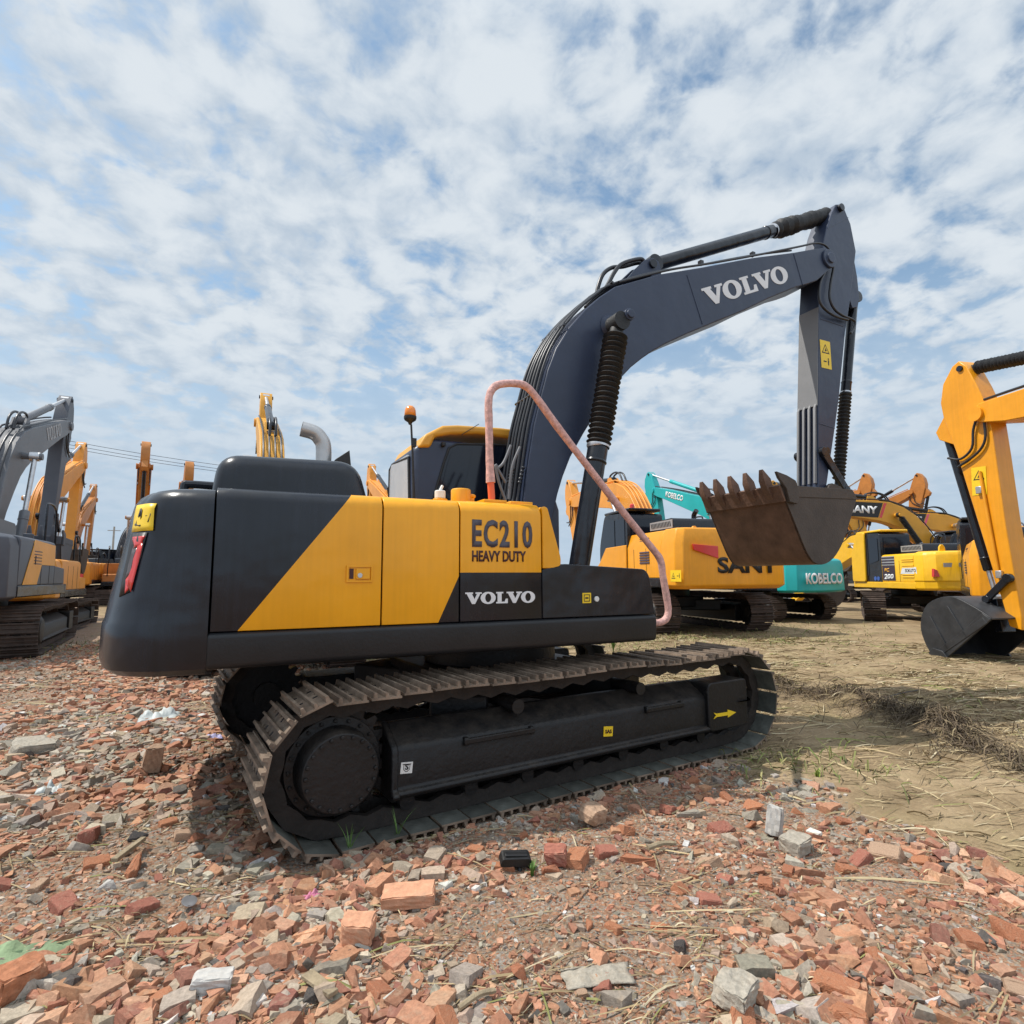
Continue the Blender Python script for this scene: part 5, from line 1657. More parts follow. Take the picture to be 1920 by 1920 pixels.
L.new(hs.outputs[0], bp.inputs['Height']); L.new(bp.outputs['Normal'], b.inputs['Normal'])
MATS['ground_mix'] = mt

gme = np_mesh('ground', np.stack([GX, GY, GZ], -1).reshape(-1, 3), gf, 4, ['ground_mix'])
za = gme.color_attributes.new('zones', 'FLOAT_COLOR', 'POINT')
rm = rubble_mask(GX, GY).ravel()
so_ = (np.exp(-(ridge_d(GX, GY)/.30)**2)*np.clip(.55+2.2*fbm(GX, GY, .5, 33, 3), 0, .95)).ravel()
za.data.foreach_set('color', np.stack([rm, so_, rm*0, rm*0+1], -1).astype(np.float32).ravel())
gme.polygons.foreach_set('use_smooth', np.ones(len(gf), bool))
tag(link('ground', gme), kind='structure')

# ------------------------------------------------------------------ broken brick, mortar, plaster


def hull(points):
    bm = bmesh.new()
    for p in points: bm.verts.new(p)
    r = bmesh.ops.convex_hull(bm, input=bm.verts)
    bmesh.ops.delete(bm, geom=[v for v in bm.verts if not v.link_faces], context='VERTS')
    bmesh.ops.triangulate(bm, faces=bm.faces)
    bm.verts.index_update()
    v = np.array([q.co[:] for q in bm.verts]); f = np.array([[q.index for q in x.verts] for x in bm.faces])
    bm.free()
    v -= (v.max(0)+v.min(0))/2
    return v/np.ptp(v, 0).max(), f


TEMPL = []
rr = random.Random(3)
for k in range(26):
    asp = (1, rr.uniform(.5, .95), rr.uniform(.3, .75))
    pts = []
    if k % 3 == 0:      # brick ends: a box with broken corners
        for a in (-1, 1):
            for c in (-1, 1):
                for e in (-1, 1):
                    q = Vector((a, c*.66, e*.44))
                    if rr.random() < .5:
                        for ax in range(3):
                            g = q.copy(); g[ax] *= rr.uniform(.2, .75); pts.append(g)
                    else:
                        pts.append(q*rr.uniform(.9, 1.0))
    elif k % 3 == 1:    # splinters: a few far points
        for _ in range(rr.randint(6, 8)):
            d = Vector((rr.gauss(0, 1), rr.gauss(0, 1), rr.gauss(0, 1))).normalized()
            pts.append(Vector((d.x*asp[0], d.y*asp[1], d.z*asp[2]))*rr.uniform(.75, 1.1))
    else:               # flat shards
        for _ in range(rr.randint(5, 7)):
            an = rr.uniform(0, 6.28); ra = rr.uniform(.55, 1.0)
            for e in (-1, 1):
                pts.append(Vector((math.cos(an)*ra*rr.uniform(.8, 1.05), math.sin(an)*ra*asp[1]*rr.uniform(.8, 1.05), e*rr.uniform(.14, .34))))
    TEMPL.append(hull(pts))


def rotm(n, tilt):
    """random rotations: any heading, tilted about a level axis"""
    a = RNG.uniform(0, 2*PI, n); t = RNG.normal(0, tilt, n); u = RNG.uniform(0, 2*PI, n)
    ca, sa, ct, st, cu, su = np.cos(a), np.sin(a), np.cos(t), np.sin(t), np.cos(u), np.sin(u)
    z = np.zeros(n); o = np.ones(n)
    A = np.stack([np.stack([ca, -sa, z], -1), np.stack([sa, ca, z], -1), np.stack([z, z, o], -1)], 1)
    T = np.stack([np.stack([o, z, z], -1), np.stack([z, ct, -st], -1), np.stack([z, st, ct], -1)], 1)
    U = np.stack([np.stack([cu, -su, z], -1), np.stack([su, cu, z], -1), np.stack([z, z, o], -1)], 1)
    return A @ T @ U


def spots(n, d0, d1, pw, lim=52):
    """ground points around the viewpoint, thinning out with distance"""
    u = RNG.uniform(0, 1, n)
    e = 2-pw
    d = (d0**e+(d1**e-d0**e)*u)**(1/e)
    a = YAW+np.radians(RNG.uniform(-lim, lim, n))
    return CAM[0]+np.sin(a)*d, CAM[1]+np.cos(a)*d, d


PALC = np.array([(.44, .195, .105), (.51, .23, .12), (.38, .155, .088), (.57, .30, .175), (.30, .12, .08), (.36, .305, .235), (.43, .375, .30), (.28, .24, .195), (.42, .31, .22), (.48, .38, .28), (.12, .105, .095), (.60, .57, .53)])
PALP = np.array([.18, .17, .14, .11, .07, .055, .04, .03, .085, .07, .025, .025]); PALP = PALP/PALP.sum()

X, Y, D = spots(200000, 1.1, 17, 1.35)
# crumbs banked against the outer edge of the near track
_l = RNG.uniform(-1.75, 1.75, 2600); _t = -1.505-np.abs(RNG.normal(0, .07, 2600))
X = np.concatenate([X, _l*CU-_t*SU]); Y = np.concatenate([Y, _l*SU+_t*CU]); D = np.hypot(X-CAM[0], Y-CAM[1])
keep = (RNG.uniform(0, 1, len(X)) < rubble_mask(X, Y)*np.clip(.95+2.2*fbm(X, Y, .8, 61, 4), .45, 1)) & ~in_track(X, Y, 2.1, .005)
X, Y, D = X[keep], Y[keep], D[keep]
S = .019*np.exp(RNG.normal(0, .64, len(X)))*(1+.10*D)
# patches of finer gravel and of bigger lumps
pz = fbm(X, Y, .9, 70, 3)
S *= np.clip(1+pz*2.8, .45, 1.9)
S = np.clip(S, .009, .13)
Z = ground_h(X, Y)+S*.04
ROT = rotm(len(X), .33)
ti = RNG.integers(0, len(TEMPL), len(X))
ci = RNG.choice(len(PALC), len(X), p=PALP)
gp = fbm(X, Y, .8, 77, 3)
grey = (gp > .10) & (RNG.uniform(0, 1, len(X)) < .55)
ci[grey] = RNG.choice([5, 6, 7, 8, 9], grey.sum())
COLR = .88*PALC[ci]*RNG.uniform(.78, 1.22, (len(X), 1))*RNG.uniform(.95, 1.05, (len(X), 3))
COLR = COLR*.84+COLR.mean(1, keepdims=True)*.16*np.array([1.06, 1.0, .92])
VV, FF, CC = [], [], []
off = 0
for t in range(len(TEMPL)):
    m_ = np.where(ti == t)[0]
    v, f = TEMPL[t]
    w_ = np.einsum('nij,kj->nki', ROT[m_], v)*S[m_][:, None, None]
    w_ += np.stack([X[m_], Y[m_], Z[m_]], -1)[:, None, :]
    n_ = len(m_)
    VV.append(w_.reshape(-1, 3)); FF.append((f[None]+(np.arange(n_)*len(v))[:, None, None]).reshape(-1, 3)+off); CC.append(np.repeat(COLR[m_], len(v), 0))
    off += n_*len(v)
rme = np_mesh('brick_rubble', np.concatenate(VV), np.concatenate(FF), 3, ['rubble_bits'])
ca = rme.color_attributes.new('tint', 'FLOAT_COLOR', 'POINT')
cc = np.concatenate(CC); ca.data.foreach_set('color', np.concatenate([cc, np.ones((len(cc), 1))], 1).astype(np.float32).ravel())
tag(link('brick_rubble', rme), 'small crushed brick, mortar and gravel spread over the yard', 'rubble', kind='stuff')

# the larger pieces, each an object of its own
CLS = [('brick_orange', 'brick_chunk', 'orange brick', .58), ('brick_red', 'brick_chunk', 'dark red brick', .14), ('brick_brown', 'brick_chunk', 'dusty brown brick', .12), ('mortar_grey', 'mortar_chunk', 'grey mortar', .11), ('plaster_white', 'plaster_chunk', 'white plaster', .02), ('clinker_dark', 'clinker_chunk', 'blackish clinker', .03)]
CAT = {'brick_chunk': 'brick', 'mortar_chunk': 'mortar lump', 'plaster_chunk': 'plaster lump', 'clinker_chunk': 'clinker'}
_tm = {}


def chunk_mesh(t, mat):
    if (t, mat) not in _tm:
        v, f = TEMPL[t]
        bm = bmesh.new(); vs = [bm.verts.new(p) for p in v]
        for q in f: bm.faces.new([vs[i] for i in q])
        bmesh.ops.dissolve_limit(bm, angle_limit=R(9), verts=bm.verts, edges=bm.edges)
        bmesh.ops.bevel(bm, geom=bm.edges[:], offset=.035, segments=1, affect='EDGES', clamp_overlap=True)
        bmesh.ops.triangulate(bm, faces=bm.faces)
        bmesh.ops.subdivide_edges(bm, edges=[e for e in bm.edges if e.calc_length() > .10], cuts=2, use_grid_fill=False)
        bmesh.ops.triangulate(bm, faces=bm.faces)
        rn = random.Random(t)
        for q in bm.verts: q.co += Vector((rn.uniform(-1, 1), rn.uniform(-1, 1), rn.uniform(-1, 1)))*.016
        me = bpy.data.meshes.new('chunk'); bm.to_mesh(me); bm.free(); me.materials.append(MATS[mat])
        _tm[(t, mat)] = me
    return _tm[(t, mat)]


def zone(x, y):
    px, py, d = proj((x, y, 0))
    lx = x*CU+y*SU; ly = -x*SU+y*CU
    if lx < -2.0 and py < 1560:
        if py < 1330: return 'far back on the left'
        return 'left of the sprocket, near the tall tracks' if px > 330 else 'at the left edge, level with the tracks'
    if py > 1780:
        return 'at the bottom left corner' if px < 560 else ('at the bottom edge under the sprocket' if px < 1000 else ('at the bottom edge right of centre' if px < 1450 else 'at the bottom right corner'))
    if ly < -1.5 and ly > -2.15:
        return 'beside the foot of the sprocket' if lx < -1.0 else ('along the outer edge of the near track' if lx < .8 else 'by the front end of the near track')
    if py > 1530:
        return 'in the left foreground' if px < 560 else ('in the middle foreground' if px < 1050 else ('in the right foreground' if px < 1500 else 'where the rubble meets the straw'))
    return 'under the near machine'


X, Y, D = spots(3000, 1.35, 9.5, .75, 47)
S = np.clip(.078*np.exp(RNG.normal(0, .38, len(X))), .05, .17)*(1+.045*D)
sc = S/D
ok = (RNG.uniform(0, 1, len(X)) < rubble_mask(X, Y)) & ~in_track(X, Y, 2.35, .16)
PXY = np.array([proj((x, y, 0)) for x, y in zip(X, Y)])
ok &= (PXY[:, 0] > -20) & (PXY[:, 0] < 1940) & (PXY[:, 1] < 1960) & (PXY[:, 1] > 1215)
ids = np.where(ok)[0]
sel = []
for i in ids:
    if all(math.hypot(X[i]-X[j], Y[i]-Y[j]) > (S[i]+S[j])*.42 for j in sel):
        sel.append(i)
    if len(sel) >= 290: break
cls = RNG.choice(len(CLS), len(sel), p=np.array([c[3] for c in CLS]))
used_spots = []
for i, k in zip(sel, cls):
    mat, nm, words, _ = CLS[k]
    t = int(RNG.integers(0, len(TEMPL)))
    if k < 3 and RNG.uniform() < .4: t = int(RNG.integers(0, 9))*3 % len(TEMPL)
    o = link(nm, chunk_mesh(t, mat))
    s_ = float(S[i])
    flat = TEMPL[t][0][:, 2].max()
    o.scale = (s_, s_*float(RNG.uniform(.8, 1.1)), s_*float(RNG.uniform(.8, 1.15)))
    o.rotation_euler = (float(RNG.normal(0, .25)), float(RNG.normal(0, .25)), float(RNG.uniform(0, 6.28)))
    o.location = (X[i], Y[i], float(ground_h(X[i], Y[i]))+s_*flat*.22)
    shape = 'flat' if flat < .22 else ('chunky' if flat > .33 else 'broken')
    size = 'large' if s_ > .14 else ('small' if s_ < .09 else 'medium')
    zt = zone(X[i], Y[i])
    tag(o, '%s %s piece of %s %s' % (size, shape, words, zt), CAT[nm], '%s pieces %s' % (words, zt))


# pieces one can pick out in the photograph
def brick(name, label, px, py, size, rz, mat, tilt=(0, 0), chip=0, z=0):
    c = P(px, py, z=z)
    bm = bmesh.new(); bmesh.ops.create_cube(bm, size=1)
    for v in bm.verts: v.co = Vector((v.co.x*size[0], v.co.y*size[1], v.co.z*size[2]))
    bmesh.ops.bevel(bm, geom=bm.edges[:], offset=min(size)*.07, segments=2, affect='EDGES')
    bmesh.ops.subdivide_edges(bm, edges=[e for e in bm.edges if e.calc_length() > .03], cuts=4, use_grid_fill=True)
    rn = random.Random(int(px))
    for v in bm.verts:
        v.co += Vector((rn.uniform(-1, 1), rn.uniform(-1, 1), rn.uniform(-1, 1)))*.0035
    if chip:
        for _ in range(chip):
            n = Vector((rn.choice((-1, 1)), rn.uniform(-1, 1), rn.uniform(-.6, 1))).normalized()
            dd = max(v.co.dot(n) for v in bm.verts)*rn.uniform(.72, .86)
            for v in bm.verts:
                e = v.co.dot(n)-dd
                if e > 0: v.co -= n*e*rn.uniform(.75, 1.0)
    me = bpy.data.meshes.new(name); bm.to_mesh(me); bm.free(); me.materials.append(MATS[mat])
    o = link(name, me)
    o['label'] = label
    o.location = (c.x, c.y, float(ground_h(c.x, c.y))+size[2]*.5+.012); o.rotation_euler = (tilt[0], tilt[1], rz)
    return o


tag(brick('whole_brick', 'whole dusty orange brick lying on top of the rubble below the near track', 766, 1705, (.245, .118, .062), -.38, 'whole_brick_face', (.10, -.05)), None, 'brick')
tag(brick('brick_half', 'square cut half brick with a pale top, below left of the whole brick', 670, 1778, (.135, .11, .085), -.45, 'whole_brick_face', (.08, .05), 1), None, 'brick')
tag(brick('brick_half', 'half brick with a white painted top beside the black plastic part', 1042, 1632, (.115, .10, .075), -.6, 'brick_red', (.1, -.08), 1), None, 'brick')
tag(brick('brick_half', 'tan broken brick lying alone between track and straw', 1112, 1552, (.14, .12, .09), .3, 'brick_brown', (.2, .1), 2), None, 'brick')
tag(brick('stone', 'upright white stone at the edge of the straw', 1455, 1572, (.105, .085, .16), .5, 'plaster_white', (.12, .2), 6), None, 'stone')
tag(brick('stone', 'rounded grey white stone right of the upright white one', 1494, 1606, (.15, .12, .08), .1, 'mortar_grey', (.1, -.1), 3), None, 'stone')
tag(brick('stone', 'smooth long white stone at the bottom left', 392, 1878, (.15, .075, .06), -.2, 'plaster_white', (0, .1), 3), None, 'stone')
tag(brick('stone', 'dark upright wedge of brick standing left of the sprocket', 284, 1452, (.13, .11, .20), .2, 'brick_brown', (.15, .1), 3), None, 'brick')
tag(brick('stone', 'big pale concrete lump at the left edge', 55, 1418, (.34, .28, .11), .3, 'mortar_grey', (.12, .08), 7), None, 'concrete lump')
tag(brick('brick_half', 'thick orange brick end in the bottom left corner', 28, 1885, (.16, .12, .09), .7, 'brick_orange', (.1, .1), 2), None, 'brick')
tag(brick('stone', 'grey white flaking stone at the bottom edge right of centre', 1380, 1905, (.15, .12, .07), .4, 'mortar_grey', (.1, 0), 3), None, 'stone')


def ribbons(name, X, Y, length, ang, width, arch, cols, mat, label, cat, lift=.004, upright=0.0):
    """many thin stems or blades lying about, one mesh"""
    n = len(X)
    K = 4
    t = np.linspace(-.5, .5, K)
    bend = RNG.normal(0, .045, n)
    ca, sa = np.cos(ang), np.sin(ang)
    px = X[:, None]+(ca[:, None]*t-sa[:, None]*(bend[:, None]*(t**2-.1)))*length[:, None]
    py = Y[:, None]+(sa[:, None]*t+ca[:, None]*(bend[:, None]*(t**2-.1)))*length[:, None]
    gz = ground_h(px, py)
    z0 = gz.max(1, keepdims=True)*.5+gz*.5
    pz = z0+lift+arch[:, None]*(1-(2*t)**2)+upright*RNG.normal(0, 1, n)[:, None]*length[:, None]*t
    pz = np.maximum(pz, gz+.002)
    wx, wy = -sa*width, ca*width
    tw = RNG.normal(0, .5, n)*width
    prof = np.array([.55, 1, 1, .35])
    a = np.stack([px+wx[:, None]*prof, py+wy[:, None]*prof, pz+tw[:, None]], -1)
    b_ = np.stack([px-wx[:, None]*prof, py-wy[:, None]*prof, pz-tw[:, None]], -1)
    co = np.concatenate([a, b_], 1).reshape(-1, 3)
    base = np.arange(n)*2*K
    q = np.stack([np.stack([base+i, base+i+1, base+K+i+1, base+K+i], -1) for i in range(K-1)], 1).reshape(-1, 4)
    me = np_mesh(name, co, q, 4, [mat])
    at_ = me.color_attributes.new('tint', 'FLOAT_COLOR', 'POINT')
    c = np.repeat(cols, 2*K, 0)
    at_.data.foreach_set('color', np.concatenate([c, np.ones((len(c), 1))], 1).astype(np.float32).ravel())
    o = link(name, me)
    tag(o, label, cat, kind='stuff')
    return o


SC_ = np.array([(.52, .42, .25), (.44, .34, .19), (.36, .27, .15), (.26, .19, .11), (.60, .51, .34), (.25, .25, .09)])
X, Y, D = spots(75000, 1.6, 16, 1.15, 50)
rmk = rubble_mask(X, Y)
dens = sst(fbm(X, Y, 1.0, 90, 3), -.15, .15)*.82+.18
keep = (RNG.uniform(0, 1, len(X)) < np.maximum((1-rmk)*dens, .055+.12*(fbm(X, Y, .7, 95, 3) > .12))) & ~in_track(X, Y, 2.2, 0)
X, Y, D = X[keep], Y[keep], D[keep]
n = len(X)
ribbons('dry_straw', X, Y, np.clip(.12*np.exp(RNG.normal(0, .65, n)), .03, .6)*(1+.04*D), R(-16)+RNG.normal(0, .55, n)*RNG.choice([.6, 1.8], n), (.0011+.0020*RNG.uniform(0, 1, n))*(1+.13*D),
        np.abs(RNG.normal(0, .012, n)), SC_[RNG.choice(6, n, p=[.17, .24, .24, .20, .07, .08])]*.88*RNG.uniform(.8, 1.15, (n, 1)), 'straw_bits', 'dry yellow straw scattered over the bare earth', 'straw')
# dark uprooted stalks along the low ridge of earth
t_ = RNG.uniform(0, 1, 9000)
seg = RIDGE[1:]-RIDGE[:-1]; ln_ = np.hypot(seg[:, 0], seg[:, 1]); cum = np.concatenate([[0], np.cumsum(ln_)])/ln_.sum()
k_ = np.clip(np.searchsorted(cum, t_)-1, 0, len(seg)-1); f_ = (t_-cum[k_])/(cum[k_+1]-cum[k_])
q_ = RIDGE[k_]+seg[k_]*f_[:, None]+RNG.normal(0, .15, (len(t_), 2))*RNG.choice([.8, 1.3, 2.6], len(t_), p=[.5, .3, .2])[:, None]
q_ = q_[RNG.uniform(0, 1, len(q_)) < np.clip(.60+2.2*fbm(q_[:, 0], q_[:, 1], .6, 33, 3), .12, 1)]
n = len(q_)
ribbons('dead_stalks', q_[:, 0], q_[:, 1], np.clip(.17*np.exp(RNG.normal(0, .45, n)), .06, .45), RNG.uniform(0, 6.28, n), .0022+.0024*RNG.uniform(0, 1, n), np.abs(RNG.normal(0, .05, n)),
        np.array([(.10, .075, .05), (.15, .11, .07), (.20, .15, .09), (.07, .05, .035), (.33, .26, .15)])[RNG.choice(5, n, p=[.3, .25, .2, .17, .08])], 'straw_bits', 'dark uprooted stalks heaped along the low ridge of earth', 'dead plants', upright=.30)
# green ground cover round the far tracks and at the near front idler
Gc = [(1.9, -1.72, .25, 70), (2.3, -1.95, .25, 50), (7.4, 6.4, 1.2, 420), (9.5, 5.0, 1.3, 420), (-4.4, 11.5, 1.2, 500), (5.5, 5.6, .8, 260), (12.5, 6.0, 1.5, 300), (.9, 2.4, .5, 120)]
X = np.concatenate([RNG.normal(a, c, m) for a, b2, c, m in Gc]); Y = np.concatenate([RNG.normal(b2, c, m) for a, b2, c, m in Gc]); n = len(X)
ribbons('green_weeds', X, Y, np.clip(.13*np.exp(RNG.normal(0, .4, n)), .05, .35), RNG.uniform(0, 6.28, n), .003+.004*RNG.uniform(0, 1, n), np.abs(RNG.normal(0, .05, n)),
        np.array([(.13, .16, .045), (.20, .21, .07), (.10, .11, .04), (.32, .29, .13)])[RNG.choice(4, n)], 'straw_bits', 'thin green weeds growing between the machines', 'weeds', upright=.45)


# single plants, sticks and litter
def weed(label, px, py, n, h, mat, z=0, spread=.5, w=.008):
    c = P(px, py, z=z)
    rn = random.Random(int(px+py))
    mb = MB()
    for i in range(n):
        a = rn.uniform(0, 6.28); lean = rn.uniform(.1, spread); hh = h*rn.uniform(.55, 1.0)
        pts = []
        for j in range(5):
            t = j/4
            pts.append(Vector((math.cos(a)*lean*hh*t*t, math.sin(a)*lean*hh*t*t, hh*t*(1-.25*lean*t))))
        s = Vector((-math.sin(a), math.cos(a), 0))
        vs = []
        for j, p in enumerate(pts):
            ww = w*(1-(j/4)**2*.9)*(.5+.5*min(1, j+.6)); vs += [p+s*ww, p-s*ww]
        mb.add(vs, [(2*j, 2*j+1, 2*j+3, 2*j+2) for j in range(4)])
    o = mb.build('weed', mat)
    o.location = (c.x, c.y, float(ground_h(c.x, c.y))-.004)
    tag(o, label, 'plant')


weed('bright lime grass blades at the left edge, in front of the grey machine track', 12, 1232, 5, .55, 'leaf_lime', 0, .22, .016)
weed('short green grass sprouting beside the sprocket foot', 655, 1605, 9, .20, 'leaf_green', 0, .6, .004)
weed('thin green sprouts against the near track, right of the sprocket', 745, 1580, 8, .22, 'leaf_green', 0, .6, .004)
weed('green sprig beside the black plastic part', 998, 1652, 10, .09, 'leaf_green', 0, 1.0, .009)
weed('broad green leaf lying in the straw by the front idler', 1533, 1462, 4, .10, 'leaf_lime', 0, 1.4, .024)
weed('tall green grass clump behind the near excavator boom foot', 1150, 1226, 16, .45, 'leaf_green', 0, .7, .012)


def stick(label, p0, p1, r, mat='wood_weathered', plank=None):
    a = P(*p0, z=.03); b = P(*p1, z=.03)
    a.z = float(ground_h(a.x, a.y))+r+.02; b.z = float(ground_h(b.x, b.y))+r+.02
    mb = MB()
    if plank:
        d = (b-a).normalized(); s = Vector((-d.y, d.x, 0))
        mb.add([a+s*plank, a-s*plank, b-s*plank*.8, b+s*plank*.8]+[q+Vector((0, 0, r*1.4)) for q in (a+s*plank, a-s*plank, b-s*plank*.8, b+s*plank*.8)], [(0, 1, 2, 3), (4, 7, 6, 5), (0, 4, 5, 1), (1, 5, 6, 2), (2, 6, 7, 3), (3, 7, 4, 0)], 0, False)
    else:
        mid = a.lerp(b, .5)+Vector((.01, .012, .006))
        mb.tube(smooth_path([a, mid, b], 5), [r*1.0]*5+[r*.9]*5+[r*.7], 7)
    tag(mb.build('stick', mat, bevel=.003 if plank else 0), label, 'stick')


stick('weathered wooden batten lying in the rubble left of the sprocket foot', (212, 1640), (268, 1596), .016, plank=.018)
stick('thin straight stick leaning by the lower edge of the near track', (1180, 1480), (1212, 1537), .006)
stick('thick pale bamboo stick at the bottom edge', (860, 1905), (930, 1878), .011)
stick('flat weathered board piece near the bottom left', (575, 1842), (625, 1885), .012, plank=.025)
stick('short brown stick right of the white topped half brick', (1215, 1603), (1268, 1596), .014)
stick('dark slanting twig lying across the ridge of stalks', (1655, 1312), (1722, 1296), .008, 'clinker_dark')


def crumple(name, label, cat, px, py, size, mat, seed, rz=0.0):
    c = P(px, py, z=0)
    rn = np.random.default_rng(seed)
    n = 13
    u, v = np.meshgrid(np.linspace(-.5, .5, n), np.linspace(-.5, .5, n))
    h = size[2]*(np.abs(fbm(u*4+seed, v*4, 1.0, seed, 3))*2.4)*(1-(2*np.abs(u))**4)*(1-(2*np.abs(v))**4)
    e = 1+.35*fbm(u*3+5, v*3, 1, seed+5, 2)
    x = u*size[0]*e; y = v*size[1]*e
    k, s = math.cos(rz), math.sin(rz)
    xx, yy = c.x+x*k-y*s, c.y+x*s+y*k
    zz = ground_h(xx, yy)*.6+float(ground_h(c.x, c.y))*.4+.012+h
    f = np.stack([np.arange(n*n).reshape(n, n)[:-1, :-1], np.arange(n*n).reshape(n, n)[:-1, 1:], np.arange(n*n).reshape(n, n)[1:, 1:], np.arange(n*n).reshape(n, n)[1:, :-1]], -1).reshape(-1, 4)
    me = np_mesh(name, np.stack([xx, yy, zz], -1).reshape(-1, 3), f, 4, [mat])
    me.polygons.foreach_set('use_smooth', np.ones(len(f), bool))
    o = link(name, me)
    md = o.modifiers.new('thickness', 'SOLIDIFY'); md.thickness = .003
    tag(o, label, cat)


crumple('plastic_sheet', 'crumpled pale plastic sheet lying on the rubble left of the far track', 'plastic sheet', 298, 1352, (.42, .30, .14), 'plastic_pale', 3)
crumple('plastic_scrap', 'violet plastic scrap behind the rear of the far track', 'litter', 400, 1388, (.18, .12, .06), 'plastic_violet', 8)
crumple('net_cloth', 'green net cloth half buried at the left bottom edge', 'cloth', 45, 1818, (.34, .16, .06), 'cloth_green', 5, -.2)
crumple('plastic_scrap', 'pink plastic scrap beside an orange brick chunk', 'litter', 583, 1694, (.10, .05, .03), 'plastic_pink', 12, .4)
crumple('paper_scrap', 'white crumpled paper left of the dark plastic bits', 'litter', 92, 1492, (.16, .12, .10), 'plastic_pale', 14)
crumple('rag', 'dusty grey rag pressed into the ground near the bottom right', 'rag', 1120, 1852, (.26, .10, .03), 'mortar_grey', 17, -.3)
crumple('paper_scrap', 'small white scrap far back on the straw', 'litter', 1388, 1238, (.22, .16, .06), 'white_plastic', 21)
# a black moulded plastic part
c = P(965, 1640, z=0)
mb = MB()
mb.prism(round_poly([(-.085, 0), (-.075, .045), (.07, .05), (.085, .03), (.085, .0)], .012, 3), -.035, .035)
for q in range(2): mb.box((0, 0, .052+.0*q), (.12, .012+.03*q, .006))
mb.tube(smooth_path([(.02, 0, .0), (.025, -.03, -.02), (.02, -.05, -.04)], 3), .012, 8)
o = mb.build('plastic_part', 'rubber', bevel=.004)
o.location = (c.x, c.y, float(ground_h(c.x, c.y))+.03); o.rotation_euler = (.25, .1, -.25)
tag(o, 'black moulded plastic part lying beside the white topped half brick', 'plastic part')
# a can end
c = P(353, 1716, z=0)
mb = MB(); mb.lathe((0, 0, 0), (0, 0, 1), [(0, .028), (.004, .034), (.008, .034), (.009, .028), (.004, .024), (.004, .001)], 24)
o = mb.build('can_lid', 'steel'); o.location = (c.x, c.y, float(ground_h(c.x, c.y))+.03); o.rotation_euler = (.3, .2, 0)
tag(o, 'round silver can lid lying in the left foreground rubble', 'can lid')

# light levels
WSTR = 0.10
CLOUD_LO = (4.9, 5.85, 6.95)
CLOUD_HI = (7.35, 7.95, 8.5)
HAZE_C = (4.9, 6.15, 7.5)
SKYM = 1.7
ZEN_FILL, BACK_FILL = 1.35, 1.4
SUN_E = 4.5
EXPO = 0.0

# ------------------------------------------------------------------ light
SUN = Vector((-.56, .31, 1.0)).normalized()
w = bpy.data.worlds.new('World'); SC.world = w; w.use_nodes = True
nt = w.node_tree; N = nt.nodes; L = nt.links
bg = N['Background']
sky = N.new('ShaderNodeTexSky'); sky.sky_type = 'NISHITA'; sky.sun_disc = False
sky.sun_elevation = math.asin(SUN.z); sky.sun_rotation = math.atan2(SUN.x, SUN.y)
sky.air_density = 1.0; sky.dust_density = 1.5; sky.ozone_density = 1.5


def nd(t, **k):
    n = N.new(t)
    for a, v in k.items():
        setattr(n, a, v)
    return n


def mth(op, a, b=None, clamp=False):
    n = N.new('ShaderNodeMath'); n.operation = op; n.use_clamp = clamp
    for i, q in enumerate((a, b)):
        if q is None: continue
        if isinstance(q, (int, float)): n.inputs[i].default_value = q
        else: L.new(q, n.inputs[i])
    return n.outputs[0]


def rng(v, a, b, c, d, smooth=True):
    n = N.new('ShaderNodeMapRange'); n.interpolation_type = 'SMOOTHSTEP' if smooth else 'LINEAR'
    L.new(v, n.inputs['Value'])
    for k, q in zip(('From Min', 'From Max', 'To Min', 'To Max'), (a, b, c, d)): n.inputs[k].default_value = q
    return n.outputs['Result']


def noise(vec, scale, detail=6, rough=0.6, dist=0.0):
    n = N.new('ShaderNodeTexNoise'); n.inputs['Scale'].default_value = scale; n.inputs['Detail'].default_value = detail
    n.inputs['Roughness'].default_value = rough; n.inputs['Distortion'].default_value = dist
    L.new(vec, n.inputs['Vector']); return n.outputs['Fac']


def mixc(f, a, b):
    n = N.new('ShaderNodeMix'); n.data_type = 'RGBA'
    if isinstance(f, (int, float)): n.inputs['Factor'].default_value = f
    else: L.new(f, n.inputs['Factor'])
    for k, q in (('A', a), ('B', b)):
        if isinstance(q, tuple): n.inputs[k].default_value = (*q, 1)
        else: L.new(q, n.inputs[k])
    return n.outputs['Result']


tc = N.new('ShaderNodeTexCoord'); sx = N.new('ShaderNodeSeparateXYZ'); L.new(tc.outputs['Generated'], sx.inputs[0])
zc = mth('MAXIMUM', sx.outputs['Z'], 0.0)
zz = mth('ADD', zc, 0.26)
cx = mth('DIVIDE', sx.outputs['X'], zz); cy = mth('DIVIDE', sx.outputs['Y'], zz)
cv = N.new('ShaderNodeCombineXYZ'); L.new(cx, cv.inputs[0]); L.new(cy, cv.inputs[1])
big = noise(cv.outputs[0], 1.2, 5, 0.55, 0.3)
mid = noise(cv.outputs[0], 4.4, 6, 0.55, 0.25)
puff = noise(cv.outputs[0], 11.0, 5, 0.52, 0.3)
fine = noise(cv.outputs[0], 30.0, 5, 0.6, 0.2)
cov = mth('ADD', mth('ADD', mth('ADD', mth('MULTIPLY', big, 0.55), mth('MULTIPLY', mid, 0.55)), mth('MULTIPLY', puff, 0.55)), mth('MULTIPLY', fine, 0.20))
mask = rng(cov, 0.71, 0.935, 0.0, 1.0)
mask = mth('MAXIMUM', mask, rng(zc, 0.10, 0.50, 0.92, 0.15))
thick = noise(cv.outputs[0], 4.5, 8, 0.6, 0.2)
shade = rng(mth('ADD', mth('MULTIPLY', thick, 0.5), mth('MULTIPLY', puff, 0.5)), 0.38, 0.60, 0.0, 1.0)
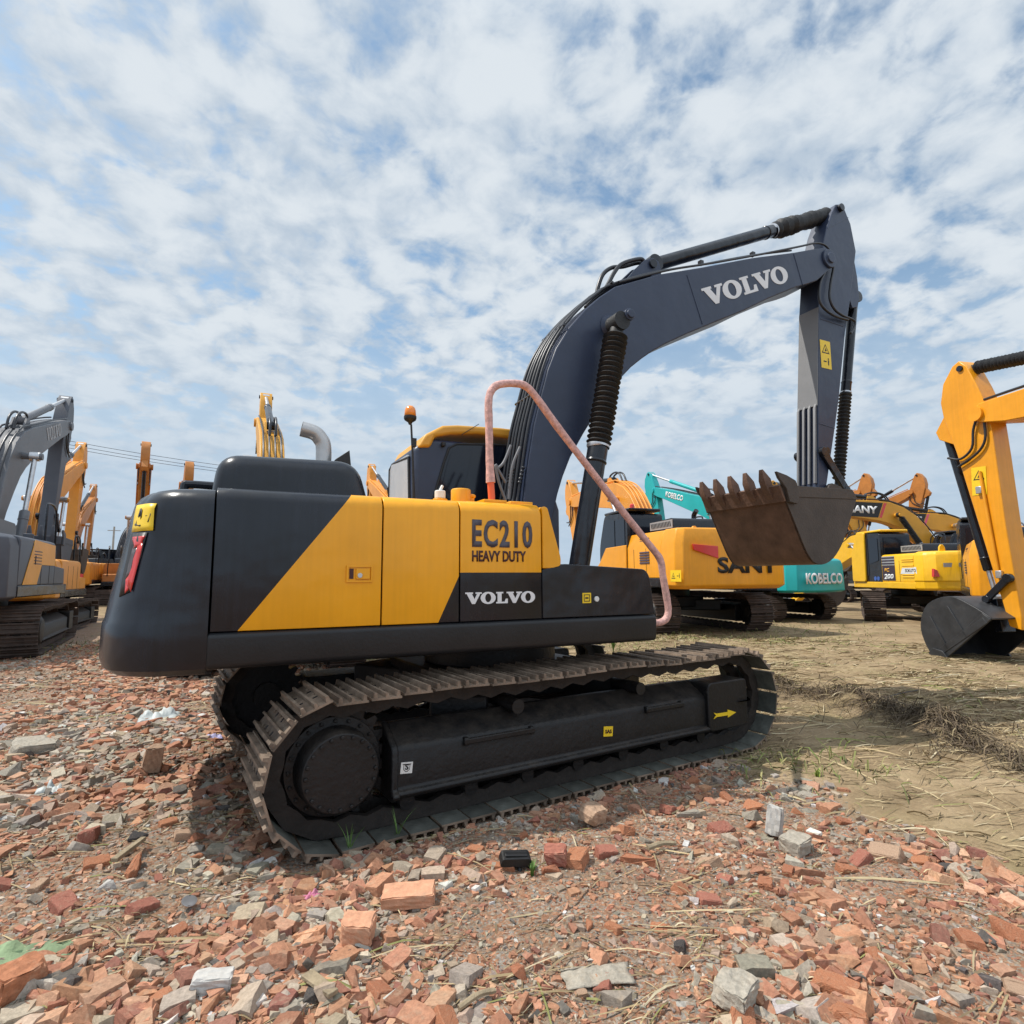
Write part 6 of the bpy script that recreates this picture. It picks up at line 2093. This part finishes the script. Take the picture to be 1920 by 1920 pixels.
cloud = mixc(shade, CLOUD_LO, CLOUD_HI)
blue = N.new('ShaderNodeMix'); blue.data_type = 'RGBA'; blue.blend_type = 'MULTIPLY'; blue.inputs['Factor'].default_value = 1
L.new(sky.outputs['Color'], blue.inputs['A']); blue.inputs['B'].default_value = (SKYM*.86, SKYM*1.03, SKYM*1.0, 1)
skyc = mixc(mask, blue.outputs['Result'], cloud)
skyc = mixc(rng(zc, 0.02, 0.42, 0.88, 0.0), skyc, HAZE_C)
# unseen sky overhead and behind the camera brightened to fill the shaded near faces
up = rng(sx.outputs['Z'], 0.70, 0.95, 1.0, ZEN_FILL)
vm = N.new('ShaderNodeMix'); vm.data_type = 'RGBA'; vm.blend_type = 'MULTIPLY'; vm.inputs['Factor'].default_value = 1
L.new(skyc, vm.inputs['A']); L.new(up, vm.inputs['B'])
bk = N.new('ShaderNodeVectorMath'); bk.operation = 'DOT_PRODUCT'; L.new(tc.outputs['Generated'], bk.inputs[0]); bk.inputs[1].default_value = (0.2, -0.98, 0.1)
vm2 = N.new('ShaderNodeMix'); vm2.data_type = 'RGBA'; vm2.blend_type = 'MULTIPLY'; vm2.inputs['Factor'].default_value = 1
L.new(vm.outputs['Result'], vm2.inputs['A']); L.new(rng(bk.outputs['Value'], 0.0, 0.6, 1.0, BACK_FILL), vm2.inputs['B'])
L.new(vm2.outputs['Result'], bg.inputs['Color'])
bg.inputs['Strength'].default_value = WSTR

sd = bpy.data.lights.new('sun', 'SUN'); sd.energy = SUN_E; sd.angle = R(0.5); sd.color = (1.0, 0.955, 0.88)
so = bpy.data.objects.new('sun', sd); COL.objects.link(so)
so.rotation_euler = SUN.to_track_quat('Z', 'Y').to_euler(); so.location = (0, 0, 30)

SC.render.engine = 'CYCLES'
SC.view_settings.view_transform = 'Standard'; SC.view_settings.look = 'None'
SC.view_settings.exposure = EXPO; SC.view_settings.gamma = 1; SC.view_settings.use_curve_mapping = False
cy_ = SC.cycles
cy_.max_bounces = 6; cy_.diffuse_bounces = 3; cy_.glossy_bounces = 3; cy_.transmission_bounces = 4
cy_.use_denoising = True
cy_.sample_clamp_indirect = 6
